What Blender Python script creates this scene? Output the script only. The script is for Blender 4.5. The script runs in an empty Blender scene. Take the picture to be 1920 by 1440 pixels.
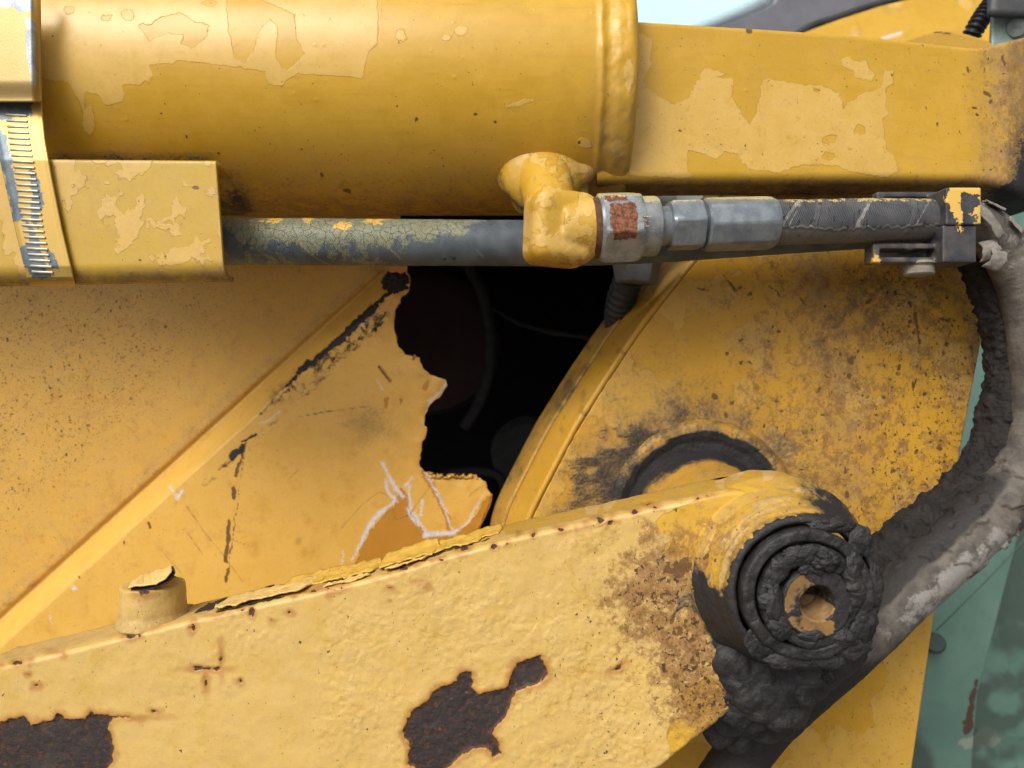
import bpy, bmesh, math, random
import numpy as np
from mathutils import Vector
random.seed(7); np.random.seed(7)
R = math.radians
sc = bpy.context.scene

# ------------------------------------------------------------------ camera, sky, sun, exposure
EYE = 1.5                       # camera height above the ground, metres
LENS = 26.0
F = 1920 * LENS / 36.0          # focal length in pixels of the 1920 px photograph
cd = bpy.data.cameras.new('camera'); cam = bpy.data.objects.new('camera', cd)
sc.collection.objects.link(cam); sc.camera = cam
cam.location = (0, 0, EYE); cam.rotation_euler = (R(90), 0, 0)
cd.lens = LENS; cd.sensor_width = 36; cd.clip_start = .02; cd.clip_end = 2000
cd.dof.use_dof = True; cd.dof.focus_distance = .45; cd.dof.aperture_fstop = 9.0

SUN_EL, SUN_AZ = 42, 210        # azimuth: direction the light comes from (180 = behind the camera)
w = bpy.data.worlds.new('World'); sc.world = w; w.use_nodes = True
wt = w.node_tree; bg = wt.nodes['Background']
sky = wt.nodes.new('ShaderNodeTexSky'); sky.sky_type = 'NISHITA'; sky.sun_disc = False
sky.sun_elevation = R(SUN_EL); sky.sun_rotation = R(SUN_AZ); sky.dust_density = 6; sky.air_density = 1.0
hs = wt.nodes.new('ShaderNodeHueSaturation'); hs.inputs['Saturation'].default_value = .22
wt.links.new(sky.outputs[0], hs.inputs['Color']); wt.links.new(hs.outputs[0], bg.inputs[0])
bg.inputs[1].default_value = .13
sd = bpy.data.lights.new('sun', 'SUN'); sun = bpy.data.objects.new('sun', sd); sc.collection.objects.link(sun)
sd.energy = 1.75; sd.angle = R(26); sd.color = (1, .955, .86)
az = R(SUN_AZ); el = R(SUN_EL)
dirv = Vector((math.sin(az) * math.cos(el), math.cos(az) * math.cos(el), math.sin(el)))
sun.rotation_euler = dirv.to_track_quat('Z', 'Y').to_euler(); sun.location = (0, 0, 5)
sc.view_settings.view_transform = 'Standard'; sc.view_settings.look = 'None'
sc.view_settings.exposure = .15; sc.view_settings.gamma = 1
try:
    sc.cycles.max_bounces = 6; sc.cycles.diffuse_bounces = 3; sc.cycles.glossy_bounces = 3
except Exception: pass

# ------------------------------------------------------------------ numeric helpers
def P(px, py, d):
    px = np.asarray(px, float); py = np.asarray(py, float); d = np.asarray(d, float) + 0 * px
    return np.stack([(px - 960) / F * d, d, (720 - py) / F * d + EYE], -1)
def proj(v):
    return np.stack([960 + v[..., 0] / v[..., 1] * F, 720 - (v[..., 2] - EYE) / v[..., 1] * F], -1)
def _hash(ix, iy, iz, seed):
    h = (ix * 374761393 + iy * 668265263 + iz * 2147483647 + seed * 974634777) & 0xffffffff
    h = ((h ^ (h >> 13)) * 1274126177) & 0xffffffff
    h = ((h ^ (h >> 16)) * 2246822519) & 0xffffffff
    return ((h ^ (h >> 15)) & 0xffff) / 65535.0
def vnoise(p, seed=0):
    p = np.asarray(p, float)
    if p.shape[-1] == 2: p = np.concatenate([p, np.zeros(p.shape[:-1] + (1,))], -1)
    i = np.floor(p).astype(np.int64); f = p - i; f = f * f * (3 - 2 * f)
    out = 0
    for dx in (0, 1):
        for dy in (0, 1):
            for dz in (0, 1):
                wgt = (f[..., 0] if dx else 1 - f[..., 0]) * (f[..., 1] if dy else 1 - f[..., 1]) * (f[..., 2] if dz else 1 - f[..., 2])
                out = out + wgt * _hash(i[..., 0] + dx, i[..., 1] + dy, i[..., 2] + dz, seed)
    return out * 2 - 1
def fbm(p, oct=4, seed=0):
    p = np.asarray(p, float); s = 0; a = 1; t = 0
    for k in range(oct):
        s = s + a * vnoise(p * (2 ** k) + 17.3 * k, seed + k); t += a; a *= .55
    return s / t
def ss(a, b, x):
    t = np.clip((x - a) / (b - a), 0, 1); return t * t * (3 - 2 * t)
def seg_dist(p, a, b):
    a = np.array(a, float); b = np.array(b, float); ab = b - a
    t = np.clip(((p - a) @ ab) / max(ab @ ab, 1e-9), 0, 1)
    return np.linalg.norm(p - (a + t[..., None] * ab), axis=-1)
def sdf_poly(p, poly):
    d = np.full(p.shape[:-1], 1e9); inside = np.zeros(p.shape[:-1], bool); n = len(poly)
    for i in range(n):
        a, b = poly[i], poly[(i + 1) % n]
        d = np.minimum(d, seg_dist(p, a, b))
        c = ((a[1] > p[..., 1]) != (b[1] > p[..., 1]))
        if a[1] != b[1]:
            xi = (b[0] - a[0]) * (p[..., 1] - a[1]) / (b[1] - a[1]) + a[0]
            inside ^= c & (p[..., 0] < xi)
    return np.where(inside, d, -d)
def sdf_line(p, pts, w):
    d = np.full(p.shape[:-1], 1e9)
    n = len(pts) - 1
    ws = w if isinstance(w, (list, tuple)) else [w] * (n + 1)
    best = np.full(p.shape[:-1], -1e9)
    for i in range(n):
        best = np.maximum(best, (ws[i] + ws[i + 1]) / 2 - seg_dist(p, pts[i], pts[i + 1]))
    return best
def sdf_dot(p, x, y, r, ry=None, ang=0):
    ry = ry or r; c, s = math.cos(R(ang)), math.sin(R(ang))
    dx = p[..., 0] - x; dy = p[..., 1] - y
    u = (dx * c + dy * s) / r; v = (-dx * s + dy * c) / ry
    return (1 - np.sqrt(u * u + v * v)) * min(r, ry)
def warp(p, amp, scale, seed=0, oct=3):
    q = p / scale
    return p + amp * np.stack([fbm(q, oct, seed), fbm(q, oct, seed + 50)], -1)
def lerp_poly(pts, t):
    """point at parameter t (0..1 by index weights = arc length)"""
    pts = np.array(pts, float); L = np.r_[0, np.cumsum(np.linalg.norm(np.diff(pts, axis=0), axis=1))]
    L /= L[-1]
    return np.stack([np.interp(t, L, pts[:, k]) for k in range(pts.shape[1])], -1)
def catmull(pts, n):
    pts = np.array(pts, float); m = len(pts)
    P0 = np.vstack([2 * pts[0] - pts[1], pts, 2 * pts[-1] - pts[-2]])
    ts = np.linspace(0, m - 1 - 1e-9, n); i = ts.astype(int); t = (ts - i)[:, None]
    a, b, c, d = P0[i], P0[i + 1], P0[i + 2], P0[i + 3]
    o = .5 * ((2 * b) + (c - a) * t + (2 * a - 5 * b + 4 * c - d) * t ** 2 + (3 * b - a - 3 * c + d) * t ** 3)
    # re-space evenly
    L = np.r_[0, np.cumsum(np.linalg.norm(np.diff(o[:, :3], axis=0), axis=1))]
    u = np.linspace(0, L[-1], n)
    return np.stack([np.interp(u, L, o[:, k]) for k in range(o.shape[1])], -1)

# ------------------------------------------------------------------ object helpers
C = sc.collection
def tag(o, label, cat, group=None, kind=None):
    if label: o['label'] = label
    if cat: o['category'] = cat
    if group: o['group'] = group
    if kind: o['kind'] = kind
    return o
def thing(name, loc, label, cat, group=None):
    o = bpy.data.objects.new(name, None); C.objects.link(o); o.location = tuple(float(c) for c in loc)
    o.empty_display_size = .02
    return tag(o, label, cat, group)
def mesh_obj(name, V, Fc, mat, parent=None, attrs=None, smooth=True, sharp=None):
    V = np.asarray(V, float).reshape(-1, 3)
    if parent is not None: V = V - np.array(root_loc(parent))
    me = bpy.data.meshes.new(name)
    Fc = list(Fc) if not isinstance(Fc, np.ndarray) else Fc
    if isinstance(Fc, np.ndarray):
        k = Fc.shape[1]; nf = len(Fc)
        me.vertices.add(len(V)); me.vertices.foreach_set('co', V.astype(np.float32).ravel())
        me.loops.add(nf * k); me.loops.foreach_set('vertex_index', Fc.astype(np.int32).ravel())
        me.polygons.add(nf); me.polygons.foreach_set('loop_start', np.arange(0, nf * k, k, dtype=np.int32))
        me.update(calc_edges=True)
    else:
        me.from_pydata([tuple(v) for v in V], [], Fc); me.update()
    me.validate()
    me.polygons.foreach_set('use_smooth', np.full(len(me.polygons), smooth))
    if attrs:
        for k, a in attrs.items():
            at = me.attributes.new(k, 'FLOAT', 'POINT')
            at.data.foreach_set('value', np.asarray(a, np.float32).ravel())
    if sharp:
        bm = bmesh.new(); bm.from_mesh(me)
        for e in bm.edges:
            if len(e.link_faces) == 2 and e.calc_face_angle(0) > R(sharp): e.smooth = False
        bm.to_mesh(me); bm.free()
    me.materials.append(mat)
    o = bpy.data.objects.new(name, me); C.objects.link(o)
    if parent is not None: o.parent = parent
    return o
def root_loc(o):
    v = Vector((0, 0, 0))
    while o is not None: v = v + o.location; o = o.parent
    return tuple(v)
def quads(nu, nv, wrap_u=False, wrap_v=False):
    i = np.arange(nu if wrap_u else nu - 1); j = np.arange(nv if wrap_v else nv - 1)
    I, J = np.meshgrid(i, j, indexing='ij'); I2 = (I + 1) % nu; J2 = (J + 1) % nv
    return np.stack([I * nv + J, I2 * nv + J, I2 * nv + J2, I * nv + J2], -1).reshape(-1, 4)
def flip(q): return q[:, ::-1].copy()
def outward(o):
    bm = bmesh.new(); bm.from_mesh(o.data); bmesh.ops.recalc_face_normals(bm, faces=bm.faces); bm.to_mesh(o.data); bm.free(); return o
DEF = dict(top=-99., rust=-99., prim=-99., brown=-99., grime=0., dust=0., spk=0., peel=0., stain=0.)
def A(n, **k):
    d = {a: np.full(n, v) for a, v in DEF.items()}
    for a, v in k.items(): d[a] = np.asarray(v, float) + np.zeros(n)
    return d

def patch(name, L, Rr, nu, nv, depth, mat, parent, attr=None, thick=0, disp=None, edge_jit=0):
    """sheet ruled between outline L and outline Rr (drawn in photograph pixels, laid on its own surface by depth())"""
    t = np.linspace(0, 1, nv); a = lerp_poly(L, t); b = lerp_poly(Rr, t)
    if edge_jit: b = b + edge_jit * np.stack([fbm(b / 9, 3, 5), fbm(b / 9, 3, 9)], -1)
    u = np.linspace(0, 1, nu)[:, None, None]
    p = a[None] * (1 - u) + b[None] * u
    V = P(p[..., 0], p[..., 1], depth(p[..., 0], p[..., 1]))
    if disp is not None: V[..., 1] += disp(p)
    at = attr(p.reshape(-1, 2)) if attr else None
    o = mesh_obj(name, V, quads(nu, nv), mat, parent, at)
    # make normals face the camera (-y)
    if o.data.polygons[len(o.data.polygons) // 2].normal.y > 0: o.data.flip_normals()
    if thick:
        m = o.modifiers.new('thickness', 'SOLIDIFY'); m.thickness = thick; m.offset = -1
    return o

def frames(path):
    T = np.gradient(path, axis=0); T /= np.linalg.norm(T, axis=1)[:, None]
    up = np.array([0, 1., 0.]); Ns = []
    n = up - T[0] * (T[0] @ up); n /= np.linalg.norm(n)
    for k in range(len(path)):
        n = n - T[k] * (T[k] @ n); n /= np.linalg.norm(n); Ns.append(n.copy())
    Ns = np.array(Ns); return T, Ns, np.cross(T, Ns)
def tube(name, pts, rad, mat, parent, ns=200, nt=48, disp=None, attr=None, caps=True, spline=True):
    """pts rows: x,y,z(,r)"""
    pts = np.array(pts, float)
    pa = catmull(pts, ns) if spline else lerp_poly(pts, np.linspace(0, 1, ns))
    path = pa[:, :3]; r = pa[:, 3] if pa.shape[1] > 3 else np.full(ns, rad)
    T, N1, N2 = frames(path)
    th = np.linspace(0, 2 * math.pi, nt, endpoint=False)
    s = np.r_[0, np.cumsum(np.linalg.norm(np.diff(path, axis=0), axis=1))]
    D = (N1[:, None] * np.cos(th)[None, :, None] + N2[:, None] * np.sin(th)[None, :, None])
    rr = r[:, None] + np.zeros((1, nt))
    if disp is not None: rr = rr + disp(s[:, None] + 0 * rr, th[None] + 0 * rr, path[:, None] + D * rr[..., None])
    V = path[:, None] + D * rr[..., None]
    V = V.reshape(-1, 3); q = quads(ns, nt, wrap_v=True)
    at = dict(hu=np.repeat(s, nt), hv=np.tile(th, ns) * float(np.mean(r)))
    if attr is not None: at.update(attr(V, at['hu'], np.tile(th, ns)))
    n0 = len(V)
    if caps:
        V = np.vstack([V, path[0], path[-1]])
        tri = [(n0, (j + 1) % nt, j, j) for j in range(nt)]
        f = [tuple(x) for x in q] + [(n0, (j + 1) % nt, j) for j in range(nt)] + [(n0 + 1, (ns - 1) * nt + j, (ns - 1) * nt + (j + 1) % nt) for j in range(nt)]
        at = {k: np.r_[v, v[0], v[-1]] for k, v in at.items()}
        o = mesh_obj(name, V, f, mat, parent, at)
    else: o = mesh_obj(name, V, q, mat, parent, at)
    return outward(o)
def lathe(name, p0, p1, prof, mat, parent, nt=144, sides=0, apo=None, rot=0, disp=None, attr=None, sharp=28, close=True):
    """turned part along p0->p1; prof = [(t metres, radius)]; sides>0 cuts flats at apothem apo"""
    p0 = np.array(p0, float); p1 = np.array(p1, float); ax = (p1 - p0) / np.linalg.norm(p1 - p0)
    up = np.array([0, 0, 1.]) if abs(ax[2]) < .9 else np.array([1., 0, 0])
    a = np.cross(up, ax); a /= np.linalg.norm(a); b = np.cross(ax, a)
    th = np.linspace(0, 2 * math.pi, nt, endpoint=False); pr = np.array(prof, float)
    rr = pr[:, 1][:, None] + np.zeros((1, nt))
    if sides:
        k = 2 * math.pi / sides
        lim = apo / np.cos(((th - R(rot)) % k) - k / 2); rr = np.minimum(rr, lim[None])
    D = a[None] * np.cos(th)[:, None] + b[None] * np.sin(th)[:, None]
    V = p0 + ax * pr[:, 0][:, None, None] + D[None] * rr[..., None]
    if disp is not None: V = V + disp(V, D, pr, th)
    V = V.reshape(-1, 3); q = quads(len(pr), nt, wrap_v=True); n0 = len(V)
    f = [tuple(x) for x in q]
    if close:
        V = np.vstack([V, p0 + ax * pr[0, 0], p0 + ax * pr[-1, 0]]); m = (len(pr) - 1) * nt
        f += [(n0, (j + 1) % nt, j) for j in range(nt)] + [(n0 + 1, m + j, m + (j + 1) % nt) for j in range(nt)]
    at = attr(V) if attr else None
    return outward(mesh_obj(name, V, f, mat, parent, at, sharp=sharp))
def dense(prof, step):
    out = []
    for (t0, r0), (t1, r1) in zip(prof[:-1], prof[1:]):
        n = max(1, int(math.hypot(t1 - t0, r1 - r0) / step))
        for k in range(n): out.append((t0 + (t1 - t0) * k / n, r0 + (r1 - r0) * k / n))
    out.append(prof[-1]); return out

def bm_box(bm, c, s, rotm=None):
    r = bmesh.ops.create_cube(bm, size=1)
    for v in r['verts']:
        v.co = Vector((v.co.x * s[0], v.co.y * s[1], v.co.z * s[2]))
        if rotm is not None: v.co = rotm @ v.co
        v.co += Vector(tuple(float(x) for x in c))
def bm_ball(bm, c, r, sc3=(1, 1, 1)):
    q = bmesh.ops.create_icosphere(bm, subdivisions=3, radius=r)
    for v in q['verts']: v.co = Vector((v.co.x * sc3[0], v.co.y * sc3[1], v.co.z * sc3[2])) + Vector(tuple(float(x) for x in c))
def bm_cyl(bm, a, b, r0, r1=None, n=32):
    a = Vector(tuple(float(x) for x in a)); b = Vector(tuple(float(x) for x in b)); r1 = r0 if r1 is None else r1
    q = bmesh.ops.create_cone(bm, segments=n, radius1=r0, radius2=r1, depth=(b - a).length, cap_ends=True)
    rot = (b - a).to_track_quat('Z', 'Y')
    for v in q['verts']: v.co = rot @ v.co + (a + b) / 2
def union(bm, voxel, smooth_it=4, fac=.5):
    """fuse overlapping solids into one skin, soften it, return arrays"""
    me = bpy.data.meshes.new('tmp'); bm.to_mesh(me); bm.free()
    o = bpy.data.objects.new('tmp', me); C.objects.link(o)
    m = o.modifiers.new('r', 'REMESH'); m.mode = 'VOXEL'; m.voxel_size = voxel; m.adaptivity = 0
    if smooth_it:
        s = o.modifiers.new('s', 'SMOOTH'); s.iterations = smooth_it; s.factor = fac
    dg = bpy.context.evaluated_depsgraph_get(); dg.update()
    me2 = bpy.data.meshes.new_from_object(o.evaluated_get(dg))
    V = np.empty(len(me2.vertices) * 3); me2.vertices.foreach_get('co', V); V = V.reshape(-1, 3)
    Nn = np.empty(len(me2.vertices) * 3); me2.vertices.foreach_get('normal', Nn); Nn = Nn.reshape(-1, 3)
    Fc = [tuple(p.vertices) for p in me2.polygons]
    bpy.data.objects.remove(o); bpy.data.meshes.remove(me); bpy.data.meshes.remove(me2)
    return V, Nn, Fc

# ------------------------------------------------------------------ material helpers
class NT:
    def __init__(s, name):
        s.m = bpy.data.materials.new(name); s.m.use_nodes = True; s.t = s.m.node_tree
        s.b = s.t.nodes['Principled BSDF']; s.tc = s.t.nodes.new('ShaderNodeTexCoord'); s.obj = s.tc.outputs['Object']
    def new(s, ty, **k):
        n = s.t.nodes.new(ty)
        for a, v in k.items(): setattr(n, a, v)
        return n
    def put(s, sock, v):
        if isinstance(v, bpy.types.NodeSocket): s.t.links.new(v, sock)
        elif isinstance(v, (tuple, list)):
            sock.default_value = tuple(v) + ((1,) if len(v) == 3 and len(sock.default_value) == 4 else ())
        else: sock.default_value = v
    def math(s, op, a, b=0., c=0., clamp=False):
        n = s.new('ShaderNodeMath', operation=op, use_clamp=clamp)
        s.put(n.inputs[0], a); s.put(n.inputs[1], b); s.put(n.inputs[2], c); return n.outputs[0]
    def add(s, a, b): return s.math('ADD', a, b)
    def mul(s, a, b): return s.math('MULTIPLY', a, b)
    def sub(s, a, b): return s.math('SUBTRACT', a, b)
    def ss(s, lo, hi, x):
        n = s.new('ShaderNodeMapRange', interpolation_type='SMOOTHSTEP')
        s.put(n.inputs[0], x); n.inputs[1].default_value = lo; n.inputs[2].default_value = hi; return n.outputs[0]
    def attr(s, name):
        n = s.new('ShaderNodeAttribute'); n.attribute_name = name; return n.outputs['Fac']
    def vec(s, scale=(1, 1, 1), rot=(0, 0, 0), src=None):
        n = s.new('ShaderNodeMapping'); s.put(n.inputs[0], src or s.obj)
        n.inputs['Scale'].default_value = scale; n.inputs['Rotation'].default_value = [R(r) for r in rot]; return n.outputs[0]
    def noise(s, scale, detail=4, rough=.55, vec=None, dist=0):
        n = s.new('ShaderNodeTexNoise'); s.put(n.inputs['Vector'], vec or s.obj)
        n.inputs['Scale'].default_value = scale; n.inputs['Detail'].default_value = detail
        n.inputs['Roughness'].default_value = rough; n.inputs['Distortion'].default_value = dist; return n.outputs['Fac']
    def voro(s, scale, vec=None, feature='F1', rnd=1):
        n = s.new('ShaderNodeTexVoronoi', feature=feature); s.put(n.inputs['Vector'], vec or s.obj)
        n.inputs['Scale'].default_value = scale; n.inputs['Randomness'].default_value = rnd; return n.outputs['Distance']
    def mix(s, f, a, b, mode='MIX'):
        n = s.new('ShaderNodeMix', data_type='RGBA', blend_type=mode)
        s.put(n.inputs[0], f); s.put(n.inputs[6], a); s.put(n.inputs[7], b); return n.outputs[2]
    def mixf(s, f, a, b):
        n = s.new('ShaderNodeMix', data_type='FLOAT'); s.put(n.inputs[0], f); s.put(n.inputs[2], a); s.put(n.inputs[3], b); return n.outputs[0]
    def bump(s, h, dist=.001, strength=1.):
        n = s.new('ShaderNodeBump'); s.put(n.inputs['Height'], h); n.inputs['Distance'].default_value = dist
        n.inputs['Strength'].default_value = strength; s.t.links.new(n.outputs[0], s.b.inputs['Normal']); return n
    def out(s, col, rough=.5, metal=0., spec=None):
        s.put(s.b.inputs['Base Color'], col); s.put(s.b.inputs['Roughness'], rough); s.put(s.b.inputs['Metallic'], metal)
        if spec is not None: s.put(s.b.inputs['Specular IOR Level'], spec)
        return s.m

def paint(name, oldA, oldB, newA, newB, fsc=520, gs=(.36, .60), rough=.42, streak=(1, 1, 1), srot=(0, 0, 0), peel=.05, lump=.0, fleck=.0, freq=1.):
    n = NT(name)
    top, rust, prim, brown = n.attr('top'), n.attr('rust'), n.attr('prim'), n.attr('brown')
    grime, dust, spk, peelA = n.attr('grime'), n.attr('dust'), n.attr('spk'), n.attr('peel')
    big = n.noise(14, 4); mid = n.noise(70, 5, .6); fine = n.noise(420, 4, .6); vf = n.noise(1500, 2, .5)
    stv = n.vec(streak, srot); st = n.noise(260 * freq, 4, .6, stv)
    edge = n.sub(n.noise(330, 6, .72), .5)
    mott = n.ss(.38, .62, n.add(n.mul(big, .5), n.mul(mid, .5)))
    old = n.mix(mott, oldA, oldB); new = n.mix(n.ss(.3, .7, mid), newA, newB)
    old = n.mix(n.mul(n.ss(.5, .75, st), .18), old, tuple(c * .62 for c in oldA))
    new = n.mix(n.mul(n.ss(.52, .75, st), .10), new, tuple(c * .7 for c in newA))
    tf = n.ss(-.9, .9, n.add(top, n.mul(edge, 10)))
    base = n.mix(n.mul(tf, n.sub(1., n.mul(n.ss(.50, .72, n.noise(55, 6, .7)), .38))), old, new)
    rim = n.mul(n.ss(-1.9, -.7, n.add(top, n.mul(edge, 10))), n.sub(1., tf))
    base = n.mix(n.mul(rim, n.mul(n.ss(.42, .62, n.noise(60, 3)), .34)), base, (.14, .075, .02))  # brown line painted along the coat's edge for the shadow of its step
    base = n.mix(n.mul(n.ss(.50, .72, n.noise(760, 4, .7)), .20), base, tuple(c * .55 for c in oldB))
    base = n.mix(n.mul(n.ss(.48, .70, n.noise(26, 6, .72)), .16), base, (.40, .235, .07))
    # dust and rubbed dirt
    df = n.mul(dust, n.ss(.25, .68, n.add(n.mul(mid, .6), n.mul(fine, .4))))
    base = n.mix(n.math('MINIMUM', n.mul(df, 1.1), 1.), base, n.mix(fine, (.20, .115, .045), (.30, .20, .105)))
    stA = n.attr('stain'); sn = n.add(n.mul(n.noise(110, 6, .72), .62), n.mul(fine, .38))
    sf = n.ss(.56, .82, n.add(n.mul(stA, .34), n.add(n.mul(n.sub(sn, .5), 2.1), .44)))
    base = n.mix(n.mul(sf, n.math('MINIMUM', n.mul(stA, 1.8), .85)), base, n.mix(n.ss(.35, .65, fine), (.10, .042, .015), (.32, .16, .05)))
    # flecks
    fl = n.noise(fsc, 3, .55, n.vec((1, 1, .7), (0, 12, 0))); fl2 = n.noise(fsc * .36, 4, .6)
    ff = n.ss(.725, .755, n.add(fl, n.mul(spk, .10)))
    fg = n.ss(.72, .745, n.add(fl2, n.mul(n.math('POWER', spk, 1.5), .09)))
    ff = n.mul(n.math('MAXIMUM', ff, fg), n.math('MINIMUM', n.mul(spk, 6.), 1.))
    base = n.mix(n.mul(ff, .88), base, n.mix(fine, (.012, .011, .012), (.07, .035, .014)))
    bf = n.ss(-.6, .6, n.add(brown, n.mul(edge, 7)))
    base = n.mix(n.mul(bf, .93), base, n.mix(fine, (.075, .035, .012), (.17, .08, .02)))
    pf = n.ss(-.5, .5, n.add(prim, n.mul(n.sub(n.noise(1000, 5, .85), .5), 36)))
    base = n.mix(pf, base, n.mix(fine, (.50, .48, .49), (.72, .69, .70)))
    rv = n.add(rust, n.mul(edge, 14)); rf = n.ss(-.8, .8, rv)
    halo = n.mul(n.ss(-16, -1, n.add(rust, n.mul(n.sub(mid, .5), 26))), n.sub(1., rf))
    base = n.mix(n.mul(halo, .62), base, (.33, .115, .018))
    pit = n.noise(210, 5, .65)
    rc = n.mix(n.ss(.50, .66, pit), n.mix(fine, (.012, .010, .012), (.045, .032, .028)), (.075, .028, .014)); rc = n.mix(n.mul(n.ss(.5, .7, n.noise(38, 5, .7)), .7), rc, (.055, .045, .038))
    rc = n.mix(n.ss(.66, .74, n.noise(330, 3, .6)), rc, (.16, .065, .02))
    rc = n.mix(n.mul(n.ss(7, 0, n.add(rust, n.mul(edge, 30))), .5), rc, (.15, .05, .016))
    base = n.mix(rf, base, rc)
    gv = n.add(grime, n.mul(n.sub(n.add(n.mul(mid, .55), n.mul(fine, .45)), .5), 1.0))
    gf = n.ss(gs[0], gs[1], gv); soft = n.mul(n.ss(.05, .5, gv), .55)
    base = n.mix(soft, base, (.085, .065, .04))
    base = n.mix(gf, base, n.mix(fine, (.011, .010, .011), (.030, .027, .027)))
    ro = n.mixf(df, rough, .75); ro = n.mixf(rf, ro, .68); ro = n.mixf(gf, ro, .62); ro = n.mixf(pf, ro, .8)
    h = n.add(n.mul(tf, .16), n.mul(n.add(fine, n.mul(vf, .35)), peel * 1.3))
    h = n.add(h, n.mul(st, peel * 1.3))
    blob = n.sub(1., n.ss(.05, .30, n.voro(150)))
    h = n.add(h, n.mul(n.mul(blob, n.ss(.56, .66, n.noise(45, 3))), .16))
    pn = n.mul(n.add(n.mul(n.ss(.46, .64, n.noise(150, 5, .7, None, .3)), .7), n.mul(n.noise(520, 3), .3)), .20)
    h = n.add(h, n.mul(n.mul(pn, peelA), 1.))
    h = n.add(h, n.mul(n.noise(30, 3), lump))
    h = n.sub(h, n.mul(rf, n.add(.3, n.mul(pit, 1.3)))); h = n.sub(h, n.mul(bf, .12)); h = n.sub(h, n.mul(ff, .05))
    h = n.add(h, n.mul(gf, n.add(n.mul(mid, 1.4), n.mul(fine, .5))))
    n.bump(h, .001, 1.)
    return n.out(base, ro, 0., .4)

M = {}
# old (darker) coat A/B, pale top coat A/B
MUST = ((.52, .295, .020), (.59, .34, .034)); PALE = ((.60, .37, .075), (.66, .42, .11))
M['barrel'] = paint('barrel_paint', *MUST, *PALE, rough=.36, streak=(.12, 1, 1), peel=.03, lump=.1)
M['beam'] = paint('beam_paint', *MUST, *PALE, rough=.42, streak=(.15, 1, 1), srot=(0, 6, 0), peel=.05)
M['arm'] = paint('arm_paint', (.55, .31, .022), (.60, .345, .035), (.60, .39, .112), (.65, .435, .145), rough=.40, streak=(.14, 1, 1), srot=(0, -22, 0), peel=.055, lump=.25)
M['plate'] = paint('plate_paint', (.53, .275, .018), (.60, .32, .026), (.57, .325, .048), (.62, .36, .065), rough=.45, streak=(1, 1, .3), peel=.05, gs=(.24, .80))
M['panel'] = paint('panel_paint', (.46, .195, .018), (.50, .22, .024), (.67, .375, .065), (.70, .405, .082), rough=.40, streak=(1, 1, .12), srot=(0, 12, 0), peel=.034, fsc=820)

def grease_mat(name='caked_grease', a=(.008, .0075, .008), b=(.026, .024, .024), c=(.050, .045, .042), rough=.58):
    n = NT(name); mid = n.noise(90, 5, .6); fine = n.noise(500, 5, .65)
    cr = n.voro(85, n.vec((1, 1, 1)), 'DISTANCE_TO_EDGE')
    col = n.mix(n.ss(.35, .65, mid), a, b); col = n.mix(n.ss(.58, .75, fine), col, c)
    h = n.add(n.mul(mid, 1.3), n.mul(fine, .55)); h = n.add(h, n.mul(n.ss(0, .06, cr), .12))
    n.bump(h, .001, 1.); return n.out(col, n.mixf(fine, rough - .12, rough + .12), 0., .45)
M['grease'] = grease_mat()
M['crumb'] = grease_mat('crumbly_grease', (.0055, .0045, .004), (.017, .0135, .0115), (.04, .03, .022), .85)
def metal_mat(name, a, b, rough=.5, rustiness=.0, paintc=None, metal=.35):
    n = NT(name); mid = n.noise(120, 5, .6); fine = n.noise(700, 4, .6)
    col = n.mix(n.ss(.35, .65, mid), a, b); col = n.mix(n.mul(n.ss(.55, .8, fine), .5), col, tuple(min(1, x * 1.7) for x in b))
    rf = n.ss(-.5, .5, n.add(n.attr('rust'), n.mul(n.sub(n.noise(420, 6, .8), .5), 30)))
    col = n.mix(rf, col, n.mix(n.ss(.36, .64, n.noise(380, 5, .75)), (.075, .024, .012), (.27, .10, .045)))
    if paintc:
        pf = n.ss(-.5, .5, n.add(n.attr('prim'), n.mul(n.sub(n.noise(500, 4, .7), .5), 22))); col = n.mix(n.mul(pf, .85), col, paintc)
    n.bump(n.add(n.mul(fine, .08), n.mul(rf, .12)), .001, 1.)
    return n.out(col, n.mixf(rf, rough, .85), n.mul(n.sub(1., rf), metal))
M['zinc'] = metal_mat('weathered_zinc', (.20, .215, .225), (.30, .315, .32), .48, paintc=(.62, .56, .28), metal=.45)
M['zincb'] = metal_mat('grey_zinc', (.17, .195, .22), (.25, .275, .295), .42, paintc=(.60, .55, .30), metal=.5)

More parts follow.
